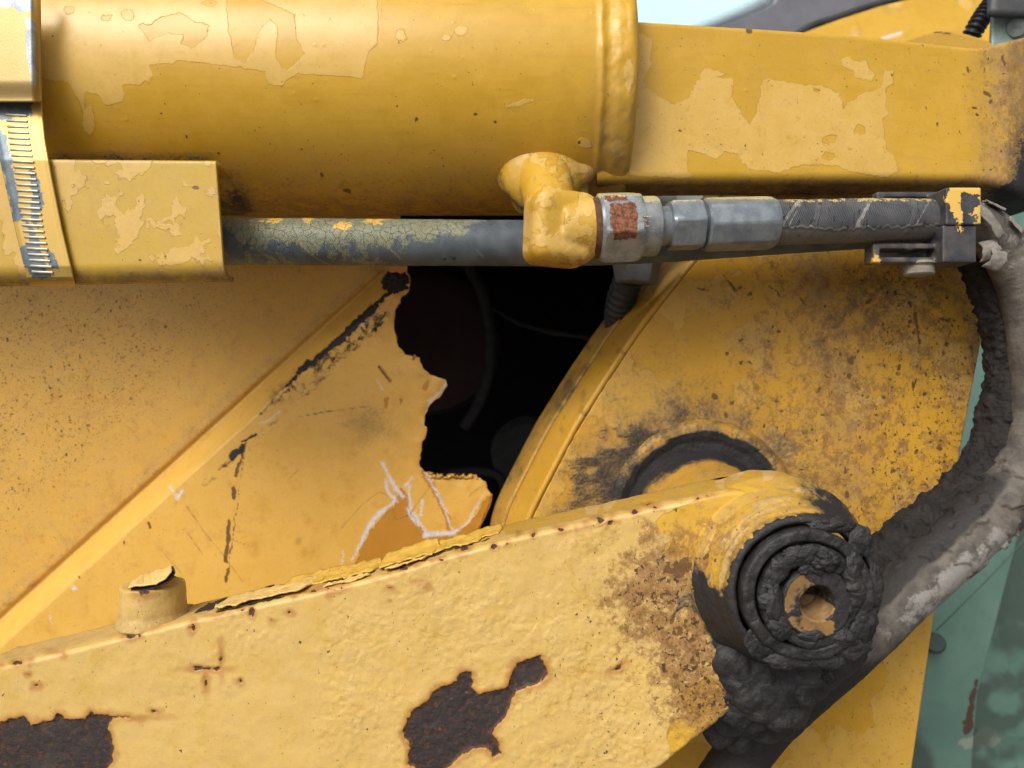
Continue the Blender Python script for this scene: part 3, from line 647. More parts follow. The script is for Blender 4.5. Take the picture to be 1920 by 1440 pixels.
# ---- bracket plate at right
plate = thing('bracket_plate', P(1500, 1430, .58), 'large mottled yellow bracket plate with a curved left edge, behind the pivot boss', 'steel plate')
EDGE = [(965, 1120), (985, 1020), (1002, 967), (1040, 890), (1081, 812), (1118, 752), (1153, 697), (1207, 617), (1260, 548), (1300, 500), (1340, 455), (1400, 385), (1425, 350), (1455, 300)]
REDGE = [(1700, 1500), (1709, 1440), (1759, 1095), (1801, 836), (1835, 660), (1848, 592), (1850, 550), (1838, 520), (1800, 500), (1780, 440), (1775, 300)]
def plate_depth(x, y): return .560 + .010 * (x - 1400) / 500
def plate_attr(p):
    q = warp(p, 6, 18, 81); n1 = fbm(p / 95, 4, 82); n2 = fbm(p / 40, 4, 83)
    x, y = p[:, 0], p[:, 1]
    top = 30 * (n1 + .4 * n2) - 6 + 12 * ss(1000, 1300, y) + 4 * ss(1500, 1100, x)
    dust = .12 + .5 * ss(-.1, .5, n1 + .5 * n2) * ss(1250, 1500, x) * ss(1150, 1000, y)
    dust = dust + .6 * np.exp(-((x - 1560 - .12 * (y - 700)) / 60) ** 2) * ss(1100, 900, y)
    r1 = np.hypot((x - 1290) / 1.25, y - 925)
    dust = dust + .7 * ss(210, 130, r1); dust = dust * (1 - .75 * ss(1080, 1200, y))
    # greasy arc above the pin collar
    grime = .60 * ss(1.50, .80, np.hypot((x - 1262) / 168., (y - 922) / 108.) + .42 * fbm(p / np.array([30., 16.]), 5, 84)) 
    arc = np.exp(-((np.hypot((x - 1320) / 135., (y - 905) / 96.) - 1) / .10) ** 2) * ss(1180, 1230, x) * ss(900, 860, y)
    grime = grime * (1 - .85 * ss(.25, .8, arc + .45 * fbm(p / 13, 4, 85)))
    grime = np.maximum(grime, .34 * ss(300, 150, r1) * (.75 + .8 * fbm(p / 40, 4, 86)))
    grime = np.maximum(grime, .30 * ss(70, 20, seg_dist(p, (1640, 560), (1560, 640))) * (n2 > 0))
    stain = .25 + .5 * ss(1300, 1560, x) + .35 * ss(-.2, .5, n1) * ss(1250, 1400, x) + .5 * np.exp(-((x - 1590 + .25 * (y - 700)) / 55) ** 2) * ss(450, 560, y)
    stain = np.clip(stain, 0, .95) * .58 * (1 - .75 * ss(1060, 1190, y)) * ss(1040, 1240, x + .55 * (y - 500)) + .10
    spk = .5 * ss(1230, 1500, x) + .70 * ss(1550, 1780, x) + .30 * ss(850, 1020, y) * ss(1400, 1650, x)
    spk = spk * (1 - .7 * ss(1060, 1180, y)) + .12
    br = np.full(len(p), -99.)
    for l, w_ in (([(1355, 515), (1368, 535), (1377, 545)], [1, 2, 5]), ([(1440, 535), (1460, 545), (1462, 558)], [1, 2, 1]), ([(1306, 541), (1330, 542)], [1.5, 1.5]), ([(1716, 585), (1718, 610), (1724, 640)], [3, 3, 2]), ([(1672, 1070), (1700, 1058)], 2)):
        br = np.maximum(br, sdf_line(q, l, w_))
    for _ in range(110):
        xx = 1340 + 490 * random.random() ** .8; yy_ = 520 + 520 * random.random() ** .9
        br = np.maximum(br, sdf_dot(q, xx, yy_, 3 + 5 * random.random() ** 3, 2 + 3 * random.random() ** 2, random.choice((-35, 0, 30, 80))))
    return A(len(p), top=top, dust=np.clip(dust, 0, 1), grime=np.clip(grime, 0, 1), spk=np.clip(spk, 0, 1), brown=br, stain=stain)
npx = 340; tpl = np.linspace(0, 1, npx)
Le = lerp_poly(catmull(EDGE[::-1], 200), tpl); Re = lerp_poly(REDGE[::-1], tpl)
Le = np.vstack([Le, (940, 1500)]) if False else Le
# outlines share rows by height
ys = np.linspace(300, 1500, npx)
ea = catmull(EDGE, 300)[::-1]; ea = np.vstack([ea, [(950, 1500)]]); ra = np.array(REDGE[::-1], float)
Le = np.stack([np.interp(ys, ea[:, 1], ea[:, 0]), ys], -1); Re = np.stack([np.interp(ys, ra[:, 1], ra[:, 0]), ys], -1)
Le[:, 0] += 1.2 * fbm(Le / 12, 3, 7)
patch_rows('plate_face', Le, Re, 330, M['plate'], plate, plate_depth, plate_attr, .016)
# rim of the plate (edge band) and the plate behind it
def rimband(name, off0, off1, dlo, dhi, mat, attr_fn):
    n = 260; e = lerp_poly(catmull(EDGE, 200), np.linspace(0, 1, n)); base = P(e[:, 0], e[:, 1], plate_depth(e[:, 0], e[:, 1]))
    m = 14; u = np.linspace(0, 1, m)
    V = base[:, None] + np.zeros((1, m, 1)); V[..., 1] += dlo + (dhi - dlo) * u
    V[..., 0] += off0 + (off1 - off0) * u
    V[..., 0] += .0004 * fbm(V * 60, 3, 3)
    o = mesh_obj(name, V, quads(n, m), mat, plate, attr_fn(V.reshape(-1, 3)))
    md = o.modifiers.new('t', 'SOLIDIFY'); md.thickness = .004; md.offset = 1 ; return o
def rim_attr(V):
    p = proj(V); n = len(p); x, y = p[:, 0], p[:, 1]
    top = np.where(y < 565, 30., -26.) + 14 * fbm(p / 25, 3, 5)  # pale upper end paints the bright highlight on the edge
    return A(n, top=top, dust=.25 + .2 * fbm(p / 40, 3, 6), grime=.0 + .30 * (ss(.25, .6, fbm(p / 18, 3, 9))), spk=.3)
def rim2_attr(V):
    p = proj(V); n = len(p)
    return A(n, top=-20., dust=.55 + .3 * fbm(p / 30, 3, 6), grime=.22 + .35 * fbm(p / 25, 3, 9), spk=.5)
rimband('edge_band', -.0004, -.0135, .0006, .045, M['plate'], rim_attr)
rimband('rear_plate_edge', -.0155, -.0245, .047, .095, M['plate'], rim2_attr)

# ---- link arm across the bottom with its pivot boss
AXX, AXZ = .1527, EYE - .1088               # pivot axis (runs along y)
arm = thing('link_arm', P(300, 1430, .44), 'heavy pale yellow link arm with blistered paint and rust patches, ending at the pivot boss', 'link arm')
CREASE = [(-60, 1264), (0, 1250), (125, 1221), (250, 1190), (375, 1160), (550, 1120), (700, 1085), (830, 1046), (960, 1010), (1110, 977), (1260, 945), (1350, 924), (1400, 918), (1440, 930)]
LOWER = [(-60, 1760), (900, 1620), (1100, 1510), (1240, 1440), (1300, 1390), (1372, 1338), (1420, 1300), (1460, 1250)]
def arm_d(x, y): return .425 - .008 * ss(1150, 1420, x) + 0 * y
RUST1 = [(757, 1372), (764, 1350), (775, 1335), (800, 1315), (822, 1292), (848, 1284), (856, 1276), (860, 1262), (872, 1259), (886, 1262), (888, 1280), (886, 1292), (900, 1302), (920, 1296), (945, 1292), (955, 1285), (958, 1262), (972, 1245), (990, 1236), (1012, 1232), (1027, 1256), (1026, 1270), (1003, 1285), (985, 1290), (965, 1298), (956, 1325), (948, 1345), (925, 1365), (920, 1378), (934, 1388), (940, 1412), (928, 1420), (914, 1404), (885, 1402), (860, 1422), (836, 1445), (815, 1470), (790, 1460), (782, 1440), (765, 1432), (768, 1400)]
RUST2 = [(-80, 1368), (-10, 1368), (0, 1357), (22, 1345), (50, 1346), (56, 1358), (70, 1358), (96, 1352), (108, 1339), (130, 1349), (160, 1350), (166, 1334), (176, 1342), (200, 1343), (216, 1346), (204, 1358), (200, 1368), (213, 1398), (207, 1430), (190, 1460), (-80, 1600)]
def arm_attr(V):
    p = proj(V); x, y = p[:, 0], p[:, 1]; q = warp(p, 5, 14, 91); n = len(p)
    rust = np.maximum(sdf_poly(q, RUST1), sdf_poly(q, RUST2))
    rust = np.maximum(rust, -30)
    for a, b, r, r2, g_ in ((245, 1192, 8, 4, -10), (470, 1148, 5, 7, 0), (360, 1176, 3.5, 6, 10), (33, 1243, 7, 3, 0), (590, 1107, 5, 3, 0), (640, 1095, 4, 2.5, 0), (755, 1066, 6, 4, 0), (870, 1028, 7, 4, 0), (926, 1024, 5, 5, 0), (1000, 1003, 5, 5, 0), (1126, 976, 5, 6, 0), (1144, 980, 4, 6, 30), (1190, 960, 6, 5, 0), (1160, 1252, 10, 3, -30), (1005, 1278, 10, 4, 0), (452, 1278, 3, 3, 0), (370, 1252, 7, 4, 0), (408, 1256, 7, 4, 0), (388, 1254, 14, 2, 0), (414, 1236, 1.5, 8, 0), (386, 1280, 2.5, 8, 0), (225, 1345, 18, 1.5, 0), (545, 1150, 3, 2, 0), (290, 1335, 4, 2, 0)):
        rust = np.maximum(rust, sdf_dot(q, a, b, r, r2, g_) * 1.5 - .4)
    rr2 = random.Random(5)
    for _ in range(46):
        a = rr2.uniform(0, 1330); b = float(np.interp(a, [c[0] for c in CREASE], [c[1] for c in CREASE])) + rr2.choice((rr2.uniform(-6, 8), rr2.uniform(-4, 60) ** 1.0 if rr2.random() < .4 else rr2.uniform(-3, 5)))
        rust = np.maximum(rust, sdf_dot(q, a, b, rr2.uniform(1.2, 4.5), rr2.uniform(1, 3)) * 1.4 - rr2.uniform(0, 5))
    t = 22 + 0 * x
    # old golden coat: right of centre round the boss, lower right, on top edge
    OLD1 = [(1232, 975), (1262, 955), (1310, 935), (1352, 925), (1500, 880), (1700, 900), (1700, 1400), (1330, 1110), (1345, 1060), (1300, 1055), (1270, 1045), (1240, 1035), (1262, 1005), (1230, 1000)]
    OLD2 = [(1256, 1420), (1250, 1372), (1262, 1350), (1290, 1345), (1280, 1320), (1272, 1300), (1330, 1270), (1400, 1320), (1380, 1450), (1240, 1450)]
    t = np.minimum(t, -sdf_poly(q, OLD1)); t = np.minimum(t, -sdf_poly(q, OLD2))
    top_edge = ss(-3, -12, y - np.interp(x, [c[0] for c in CREASE], [c[1] for c in CREASE]))
    t = t - 30 * top_edge * ss(650, 1000, x) * (fbm(p / 30, 3, 95) > -.15)
    cy = np.interp(x, [c[0] for c in CREASE], [c[1] for c in CREASE]); dy = y - cy
    peel = ss(-.25, .45, fbm(p / 110, 3, 96) + .55 * np.exp(-((x - 700) / 330) ** 2 - ((y - 1180) / 90) ** 2) - .1) * ss(3, 15, dy)
    peel = np.maximum(peel * .9, .8 * ss(960, 1150, x) * ss(1060, 1150, y)) * (.35 + .65 * ss(300, 480, x)) + .12
    # burnt brown staining toward the boss
    A0, B0 = (1225, 1140), (1320, 1300)
    dist = seg_dist(p, (1240, 1100), (1330, 1290)) + 40 * fbm(p / 45, 4, 97)
    spk = .25 + .75 * ss(110, 20, dist) + .3 * ss(900, 1150, x) * ss(1010, 1060, y)
    spk = np.clip(spk * (dy > 4), 0.05, 1.25)
    brown = -99 + 0 * x
    brown = np.maximum(brown, sdf_poly(warp(p, 9, 16, 98), [(1265, 1045), (1290, 1035), (1340, 1030), (1365, 1050), (1340, 1058), (1300, 1062), (1352, 1075), (1330, 1100), (1290, 1090), (1240, 1085), (1235, 1060)]) - 11 + 12 * fbm(p / 9, 3, 99))
    brown = np.maximum(brown, 26 * ss(90, 0, dist) * fbm(p / 11, 4, 101) - 8 - 4 * (dist > 80))
    dust = .12 + .75 * ss(120, 30, dist) * (.6 + .5 * fbm(p / 20, 3, 102)) + .40 * top_edge
    stain = np.clip(1.0 * ss(150, 10, dist), 0, 1) * (dy > 6) + .22 * ss(900, 1100, x) * (dy > 8)
    stain = np.maximum(stain, .5 * ss(200, 60, np.hypot(x - 1330, y - 1060)))
    grime = np.zeros(n)
    G1 = [(1336, 1168), (1350, 1150), (1362, 1140), (1400, 1100), (1700, 1000), (1700, 1500), (1320, 1470), (1325, 1385), (1372, 1330), (1376, 1280), (1352, 1232), (1338, 1205), (1328, 1175)]
    GG = sdf_poly(q, [(1262, 1150), (1272, 1120), (1300, 1108), (1325, 1112), (1352, 1128), (1362, 1160), (1345, 1190), (1332, 1200), (1322, 1165), (1295, 1138), (1280, 1142), (1260, 1168)])
    gs = sdf_poly(warp(p, 8, 20, 103), G1); grime = ss(-16, 10, gs)
    dust = np.maximum(dust, .9 * ss(-2, 2, GG)); stain = stain * (1 - ss(-2, 2, GG)); spk = spk * (1 - .8 * ss(-2, 2, GG)); grime = np.maximum(grime, .36 * ss(-2, 2, GG)); brown = np.where(GG > -1, -9., brown); brown = np.maximum(brown, sdf_line(q, [(1258, 1170), (1266, 1148), (1282, 1137), (1300, 1140)], [3, 3, 2, 1]))
    # cone shaped boss: grease toward its face rim
    fr = V[:, 1]; r_ = np.hypot(V[:, 0] - AXX, V[:, 2] - AXZ); th = np.degrees(np.arctan2(V[:, 2] - AXZ, V[:, 0] - AXX))
    onb = (r_ < .062) & ((fr < .4168) | ((th > 0) & (th < 80)))
    facing = ss(.3925, .3850, fr)
    gb = facing * 1.0 + .85 * ss(98, 56, th + 16 * fbm(p / 24, 3, 107)) * ss(.47, .405, fr) * (th > -100)
    gb = gb + .75 * ss(-140, -165, th) * 0 
    gb = gb * (.85 + .4 * fbm(p / 18, 3, 104))
    gb = np.where((th > 95) | (th < -178), np.maximum(facing * ss(.0412, .0392, r_ + .0012 * fbm(p / 9, 3, 108)) * 1.1, .30 * ss(.40, .387, fr)), gb)
    tq = np.where(th > 90, th - 360, th) + 15 * fbm(V * 130, 3, 109)
    gb = np.where((th > 140) | (th < -95), np.maximum(gb, 1.1 * ss(-196, -166, tq)), gb)
    gb = np.where((r_ < .0390) & (fr > .3862), 1.2, gb)
    grime = np.where(onb, np.maximum(grime * (x > 1395), gb), grime)
    dust = np.where(onb, np.maximum(dust, .55), dust)
    spk = np.where(onb, .5, spk)
    t = np.where(onb & (r_ < .0575), -7 + 26 * fbm(np.stack([V[:, 1] * 260, th / 34], -1), 4, 105), t)
    return A(n, top=t, rust=rust, peel=peel, spk=spk, brown=brown, dust=np.clip(dust, 0, 1), grime=np.clip(grime, 0, 1), stain=np.clip(stain, 0, 1))
# swept section: top face, rounded crease, front face, lower edge
colx = np.arange(-60, 1462, 2.6); cy = np.interp(colx, [c[0] for c in CREASE], [c[1] for c in CREASE]); ly = np.interp(colx, [c[0] for c in LOWER], [c[1] for c in LOWER])
cy = np.convolve(np.pad(cy, 12, mode='edge'), np.ones(25) / 25, 'valid')
secs = []
for x_, a_, b_ in zip(colx, cy, ly):
    d = float(arm_d(x_, a_)); tp_ = P(x_, a_, d); bt = P(x_, b_, d); h = tp_[2] - bt[2]; rr_ = .0028; pts = []
    wd = np.interp(x_, [-60, 1350, 1460], [.042, .047, .050])
    for k in np.linspace(wd, rr_, 26): pts.append((k, .0008 * math.sin(k * 60)))
    for k in np.linspace(0, 90, 8)[1:]: pts.append((rr_ - rr_ * math.sin(R(k)), -(rr_ - rr_ * math.cos(R(k)))))
    for v in np.linspace(rr_, h - .003, 190 if x_ > -10 else 190)[1:]: pts.append((0, -v))
    for k in np.linspace(0, 90, 5)[1:]: pts.append((.003 - .003 * math.cos(R(k)), -(h - .003) - .003 * math.sin(R(k))))
    pts.append((wd, -h))
    secs.append([(tp_[0], tp_[1] + u, tp_[2] + v) for u, v in pts])
S = np.array(secs); at_ = arm_attr(S.reshape(-1, 3)); pS = proj(S)
S[..., 1] += .0007 * fbm(pS / 60, 3, 111) + .00045 * fbm(pS / 9, 3, 112) * at_['peel'].reshape(S.shape[:2])
S[..., 1] += .0011 * ss(-2, 3, at_['rust'].reshape(S.shape[:2]) + 3 * fbm(pS / 5, 2, 113))
S[..., 2] += .0006 * fbm(pS / 25, 3, 114) * (S[..., 1] > .4285)
outward(mesh_obj('arm_plate', S, quads(len(colx), S.shape[1], wrap_v=True), M['arm'], arm, at_))
# boss (flared), axis along +y from its face
prof = dense([(.012, .0362), (.0006, .0362), (.000, .0375), (.0008, .0395), (.003, .0408), (.0065, .0410), (.0085, .0425), (.013, .0432), (.020, .0462), (.026, .0475), (.033, .0515), (.044, .0555), (.070, .0560)], .0009)
def boss_disp(V, D, pr, th):
    ns = fbm(V * 90, 4, 121); return D * (ns * .0012)[..., None] + np.array([0, 1., 0]) * (fbm(V * 70, 3, 122) * .0010)[..., None]
lathe('pivot_boss', (AXX, .3845, AXZ), (AXX, .5, AXZ), prof, M['arm'], arm, nt=330, disp=boss_disp, attr=arm_attr, sharp=80, close=False)

# stub on the arm
bm = bmesh.new()
c0 = P(288, 1159, .446)
bm_cyl(bm, c0 - np.array([0, 0, .006]), c0 + np.array([-.0004, 0, .0212]), .0192, .0180, 64)
bm_cyl(bm, c0 - np.array([.0, 0, .003]), c0 + np.array([0, 0, .0035]), .0212, .0192, 64)
    
V, N_, Fc = union(bm, .0007, 16)
def stub_attr(V):
    p = proj(V); n = len(p); q = warp(p, 3, 8, 131)
    rust = np.maximum(sdf_dot(q, 271, 1110, 10, 5, -5), -30 + 0 * q[:, 0]); rust = np.maximum(rust, sdf_dot(q, 322, 1079, 4, 5))
    return A(n, top=20, rust=rust, dust=.25 + .3 * ss(.4, .2, (V[:, 2] - c0[2]) / .021), peel=.6, spk=.3)
V = V + N_ * (.0005 * fbm(V * 160, 3, 132))[:, None]
mesh_obj('threaded_stub', V, Fc, M['arm'], arm, stub_attr(V))
# curled paint cap on the stub, black sheet standing in for the shaded gap under it
def flake(name, outline, dfront, dback_dy, mat, parent, lift=.001, seed=0, thick=.0006, n=46, m=12):
    """curled scale of paint: outline = (front edge px list, back edge px list)"""
    fr, bk = outline; t = np.linspace(0, 1, n); a = lerp_poly(fr, t); b = lerp_poly(bk, t)
    a = a + 2.2 * np.stack([fbm(a / 6, 3, seed), fbm(a / 6, 3, seed + 5)], -1)
    b = b + 2.2 * np.stack([fbm(b / 6, 3, seed + 2), fbm(b / 6, 3, seed + 7)], -1)
    A3 = P(a[:, 0], a[:, 1], dfront); B3 = P(b[:, 0], b[:, 1], dfront + dback_dy); u = np.linspace(0, 1, m)[None, :, None]
    V = A3[:, None] * (1 - u) + B3[:, None] * u
    V[..., 2] += lift * np.sin(np.pi * u[..., 0]) + .0006 * fbm(V * 140, 3, seed)
    o = mesh_obj(name, V, quads(n, m), mat, parent)
    md = o.modifiers.new('t', 'SOLIDIFY'); md.thickness = thick; md.offset = 0; return o
flake('gap_shade', ([(246, 1107), (262, 1108), (290, 1104), (316, 1092), (328, 1074)], [(246, 1098), (268, 1096), (292, 1090), (310, 1078), (324, 1062)]), .430, .006, M['blackgap'], arm, .0003, 3)
flake('paint_cap', ([(241, 1101), (262, 1099), (290, 1095), (310, 1086), (322, 1068)], [(252, 1088), (268, 1078), (285, 1072), (303, 1067), (319, 1063)]), .4285, .030, M['flake'], arm, .0012, 4, .0009)
# peeled scale along the arm's top
def top_scale(name, x0, x1, d0, d1, lf, lb, mat, seed, thick=.0009, rough=1.):
    n = max(20, int((x1 - x0) / 2.2)); m = 14; xs_ = np.linspace(x0, x1, n); yc = np.interp(xs_, [c[0] for c in CREASE], [c[1] for c in CREASE])
    base = P(xs_, yc, .425); k = ss(0, .08, np.linspace(0, 1, n)) * ss(1, .92, np.linspace(0, 1, n))
    da_ = d0 + .0042 * rough * fbm(xs_[:, None] * np.array([[.11, 0]]), 5, seed) + (1 - k) * (d1 - d0) * .45
    db_ = d1 + .0038 * rough * fbm(xs_[:, None] * np.array([[.13, 0]]) + 9, 5, seed + 1) - (1 - k) * (d1 - d0) * .45
    u = np.linspace(0, 1, m)[None]; D_ = da_[:, None] * (1 - u) + db_[:, None] * u
    V = np.stack([base[:, 0][:, None] * D_ / .425 + 0 * u, D_, base[:, 2][:, None] + .0006 + (lf * (1 - u) ** 2 + lb * u ** 2) * (.55 + .45 * k[:, None]) + 0 * u], -1)
    V[..., 0] = base[:, 0][:, None] + 0 * u
    V[..., 2] += .0016 * rough * fbm(V * 150, 4, seed + 2)
    o = mesh_obj(name, V, quads(n, m), mat, arm); md = o.modifiers.new('t', 'SOLIDIFY'); md.thickness = thick; md.offset = 0; return o
for a_ in [(378, 575, .4305, .462, .0022, .0008, 'flake', 301), (500, 590, .444, .4695, .001, .0022, 'flakeback', 305), (560, 700, .440, .470, .0014, .002, 'flakeback', 309), (694, 815, .436, .471, .0022, .0036, 'flakeback', 313),
           (716, 800, .429, .444, .0022, .001, 'flake', 317), (800, 905, .438, .468, .0016, .0014, 'flakeback', 321), (870, 940, .445, .470, .001, .0012, 'flakeback', 325), (600, 690, .429, .436, .001, .0006, 'flake', 329), (230, 300, .4655, .469, .0005, .001, 'flake', 331)]:
    top_scale('paint_flake', *a_[:6], M[a_[6]], a_[7])
for x0, x1, d0, d1, sd_ in ((398, 528, .4292, .4312, 341), (340, 382, .440, .462, 343), (595, 694, .4385, .4405, 345), (718, 742, .4355, .441, 347), (794, 828, .4345, .437, 349), (812, 920, .4365, .439, 351), (670, 720, .455, .470, 353), (440, 470, .463, .4695, 355)):
    top_scale('gap_shade', x0, x1, d0, d1, .0001, .0001, M['blackgap'], sd_, .0006, .6)  # black strips painted as the shaded gaps under lifted scale

# ---- pivot pin with its caked grease
pin = thing('pivot_pin', (AXX, .386, AXZ), 'pivot pin end with a round hole, caked in black grease inside the boss', 'pivot pin')
def rough_disp(a, fr, seed, ax=(0, 1., 0), rad=.5):
    def f(V, D, pr, th):
        ns = fbm(V * fr, 4, seed); rid = 1 - np.abs(fbm(V * fr * .6, 3, seed + 9)) * 2.4
        hh = a * (ns + .5 * np.clip(rid, -.5, 1)); return -np.array(ax) * hh[..., None] + D * (hh * rad)[..., None]
    return f
# outer washer ring
lathe('retainer_ring', (AXX, .3815, AXZ), (AXX, .42, AXZ), dense([(.014, .0340), (.002, .0340), (.0, .0332), (-.0006, .0318), (-.0006, .0282), (.0006, .0272), (.004, .0268), (.012, .0264)], .0006), M['grease'], pin, nt=260, disp=rough_disp(.0017, 85, 141), sharp=80, close=False)
cx_, cz_ = .1570, EYE - .1128
def pin_attr(V):
    p = proj(V); r_ = np.hypot(V[:, 0] - cx_, V[:, 2] - cz_); th = np.degrees(np.arctan2(V[:, 2] - cz_, V[:, 0] - cx_)) + 25 * fbm(V * 200, 3, 151)
    keep = (((th > 105) & (th < 185)) | ((th < -55) & (th > -150)) | (th < -165)) & (r_ < .0172)
    g = np.where(keep, .30 + .45 * fbm(V * 170, 3, 152), 1.)
    hole = r_ < .0093; low = ss(.0, -.004, V[:, 2] - cz_)
    g = np.where(hole, .55 - .6 * low, g)  # hole wall dark in its upper half, paler below
    return A(len(p), top=-4 + 10 * fbm(V * 150, 3, 153), dust=np.where(hole, .9, .25), grime=np.clip(g, 0, 1), spk=.5, prim=-20.)
M['pinpaint'] = paint('stained_pin_paint', (.17, .085, .02), (.30, .155, .035), (.12, .09, .07), (.2, .17, .15), rough=.6, peel=.15)
lathe('pin_end', (cx_, .3795, cz_), (cx_, .42, cz_), dense([(.012, .0190), (.001, .0182), (0, .0172), (0, .0098), (.0012, .0088), (.010, .0080), (.020, .0066), (.021, .0008)], .0006), M['pinpaint'], pin, nt=200, disp=lambda V, D, pr, th: D * (fbm(V * 160, 3, 155) * .0009)[..., None], attr=pin_attr, sharp=60, close=False)
lathe('grease_collar', (AXX + .0015, .3830, AXZ - .0005), (AXX + .0015, .42, AXZ - .0005), dense([(.012, .0262), (.0015, .0264), (-.0006, .0256), (-.0016, .0238), (-.0016, .0205), (-.0004, .0185), (.004, .0170), (.014, .0165)], .0006), M['grease'], pin, nt=260, disp=rough_disp(.0026, 80, 161, rad=.6), sharp=80, close=False)
def arc_lump(name, a0, a1, r0, wid, hgt, dpt, seed, parent, cx=AXX + .0012, cz=AXZ - .0010):
    """ridge of squeezed-out grease following an arc"""
    n = 90; aa = np.radians(np.linspace(a0, a1, n)); rr_ = r0 + .0010 * fbm(aa[:, None] * np.array([[3., 0]]), 2, seed)
    pts = np.stack([cx + rr_ * np.cos(aa), np.full(n, dpt), cz + rr_ * np.sin(aa)], -1)
    prof_ = wid * (np.sin(np.linspace(.12, math.pi - .12, n)) ** .45)
    T, N1, N2 = frames(pts); nt = 36; th = np.linspace(0, 2 * math.pi, nt, endpoint=False)
    V = pts[:, None] + (N1[:, None] * (np.cos(th) * hgt / wid)[None, :, None] + N2[:, None] * np.sin(th)[None, :, None]) * prof_[:, None, None]
    ns = fbm(V * 130, 4, seed + 1); dirn = V - pts[:, None]; V = V + dirn * (ns * .85)[..., None] + (fbm(V * 320, 3, seed + 3) * .0004)[..., None]
    return outward(mesh_obj(name, V, quads(n, nt, wrap_v=True), M['grease'], parent))
for k, a_ in enumerate([(40, 168, .0212, .0056, .0024, .3808), (-25, 38, .0224, .0046, .0026, .3808), (174, 196, .0212, .0050, .0022, .3810), (200, 240, .0212, .0056, .0026, .3808), (248, 325, .0236, .0032, .0016, .3812), (66, 118, .0148, .0044, .0022, .3796)]):
    arc_lump('grease_lump', a_[0], a_[1], a_[2], a_[3], a_[4], a_[5], 170 + 4 * k, pin)
clump('grease_lump', 1548, 1052, .3785, .0068, .0036, .0050, M['grease'], pin, 5, 5, .55, .9)
for k, (px, py, d, rx, rz) in enumerate([(1622, 1165, .382, .0060, .0085), (1596, 1212, .383, .0085, .0060), (1545, 1236, .3835, .0100, .0045), (1478, 1236, .384, .0100, .0050), (1425, 1205, .3845, .0070, .0070), (1640, 1100, .384, .0040, .0095), (1612, 1015, .3835, .0055, .0075), (1560, 985, .3835, .0095, .0032), (1452, 1130, .3795, .0038, .0085), (1462, 1175, .380, .0050, .0042), (1500, 1040, .3795, .0085, .0036), (1600, 1070, .3795, .0038, .0080), (1585, 1195, .380, .0062, .0040), (1520, 1190, .3798, .0060, .0026)]):
    clump('grease_lump', px, py, d + .0006, rx * 1.15, .0022, rz * 1.15, M['grease'], pin, 20 + k, 5, .42, .9)
# hanging mass of grease under the boss
gm = thing('grease_mass', P(1450, 1380, .40), 'thick black grease clump hanging under the pivot boss onto the hose', 'grease')
bm = bmesh.new()
for px, py, d, r in ((1372, 1200, .422, .012), (1358, 1180, .425, .008), (1392, 1250, .419, .017), (1432, 1290, .416, .018), (1400, 1310, .424, .019), (1470, 1312, .420, .018), (1510, 1280, .416, .015), (1545, 1262, .412, .010), (1425, 1345, .436, .016), (1560, 1240, .412, .011), (1590, 1222, .414, .010), (1378, 1300, .427, .014), (1372, 1345, .438, .012), (1470, 1345, .445, .014), (1352, 1150, .427, .005), (1395, 1375, .45, .014), (1350, 1372, .445, .010)):
    bm_ball(bm, P(px, py, d), r, (1, .42, 1))
V, N_, Fc = union(bm, .0011, 16)
rdg = 1 - np.abs(fbm(V * 34, 3, 184)) * 2.6
V = V + N_ * (.0030 * fbm(V * 60, 4, 181) + .0018 * np.clip(rdg, -.6, 1) + .0014 * fbm(V * 170, 4, 182))[:, None]
mesh_obj('grease_body', V, Fc, M['grease'], gm)
clump('grease_drip', 1556, 1258, .405, .0042, .004, .0072, M['grease'], gm, 8, 5, .5, 1.5)

def pad_attr(V):
    p = proj(V); n = len(p); r_ = np.hypot((V[:, 0] - pc_[0]), (V[:, 2] - pc_[2])); th = np.degrees(np.arctan2(V[:, 2] - pc_[2], V[:, 0] - pc_[0]))
    g = .95 * ss(.0665, .0600, r_ + .006 * fbm(V * 60, 4, 198)) + .25
    g = np.where((r_ > .064), .36 + .25 * fbm(p / 16, 4, 200) + .4 * ss(135, 165, th), g)
    return A(n, top=-6 + 14 * fbm(p / 20, 3, 199), grime=np.clip(g, 0, .95), dust=.5, spk=.4, stain=.3)
pc_ = P(1318, 968, .556)
lathe('bearing_pad', (pc_[0], .5520, pc_[2]), (pc_[0], .60, pc_[2]), dense([(.0035, .048), (.0030, .056), (.0012, .060), (0, .064), (.0004, .0675), (.0022, .070), (.0065, .0722), (.012, .0745)], .0010), M['plate'], plate, nt=300, disp=lambda V, D, pr, th: D * (fbm(V * 70, 4, 197) * .0012)[..., None] - np.array([0, 1., 0]) * (fbm(V * 55, 4, 196) * .0016)[..., None], attr=pad_attr, sharp=80, close=False)
# collar between plate and arm
col_ = thing('spacer_collar', P(1290, 900, .52), 'round yellow spacer collar smeared with grease between the arm and the plate', 'collar')
def col_attr(V):
    p = proj(V); n = len(p); g = ss(.520, .548, V[:, 1] + .010 * fbm(V * 60, 3, 191))
    return A(n, top=-5 + 8 * fbm(p / 25, 3, 192), dust=.45, grime=np.clip(g * 1.0 + .3 * fbm(p / 12, 3, 3), 0, 1), spk=.5)
cc = P(1335, 1010, .52); 
lathe('collar_body', (cc[0], .47, cc[2]), (cc[0], .60, cc[2]), dense([(0, .050), (.046, .050), (.060, .0515), (.074, .0545), (.088, .0600), (.092, .064)], .0012), M['plate'], col_, nt=260, disp=lambda V, D, pr, th: D * (fbm(V * 60, 4, 195) * .0014 * ss(.51, .55, V[..., 1]))[..., None], attr=col_attr, sharp=80, close=False)

# ================================================================== 2. objects in front
MM = .001
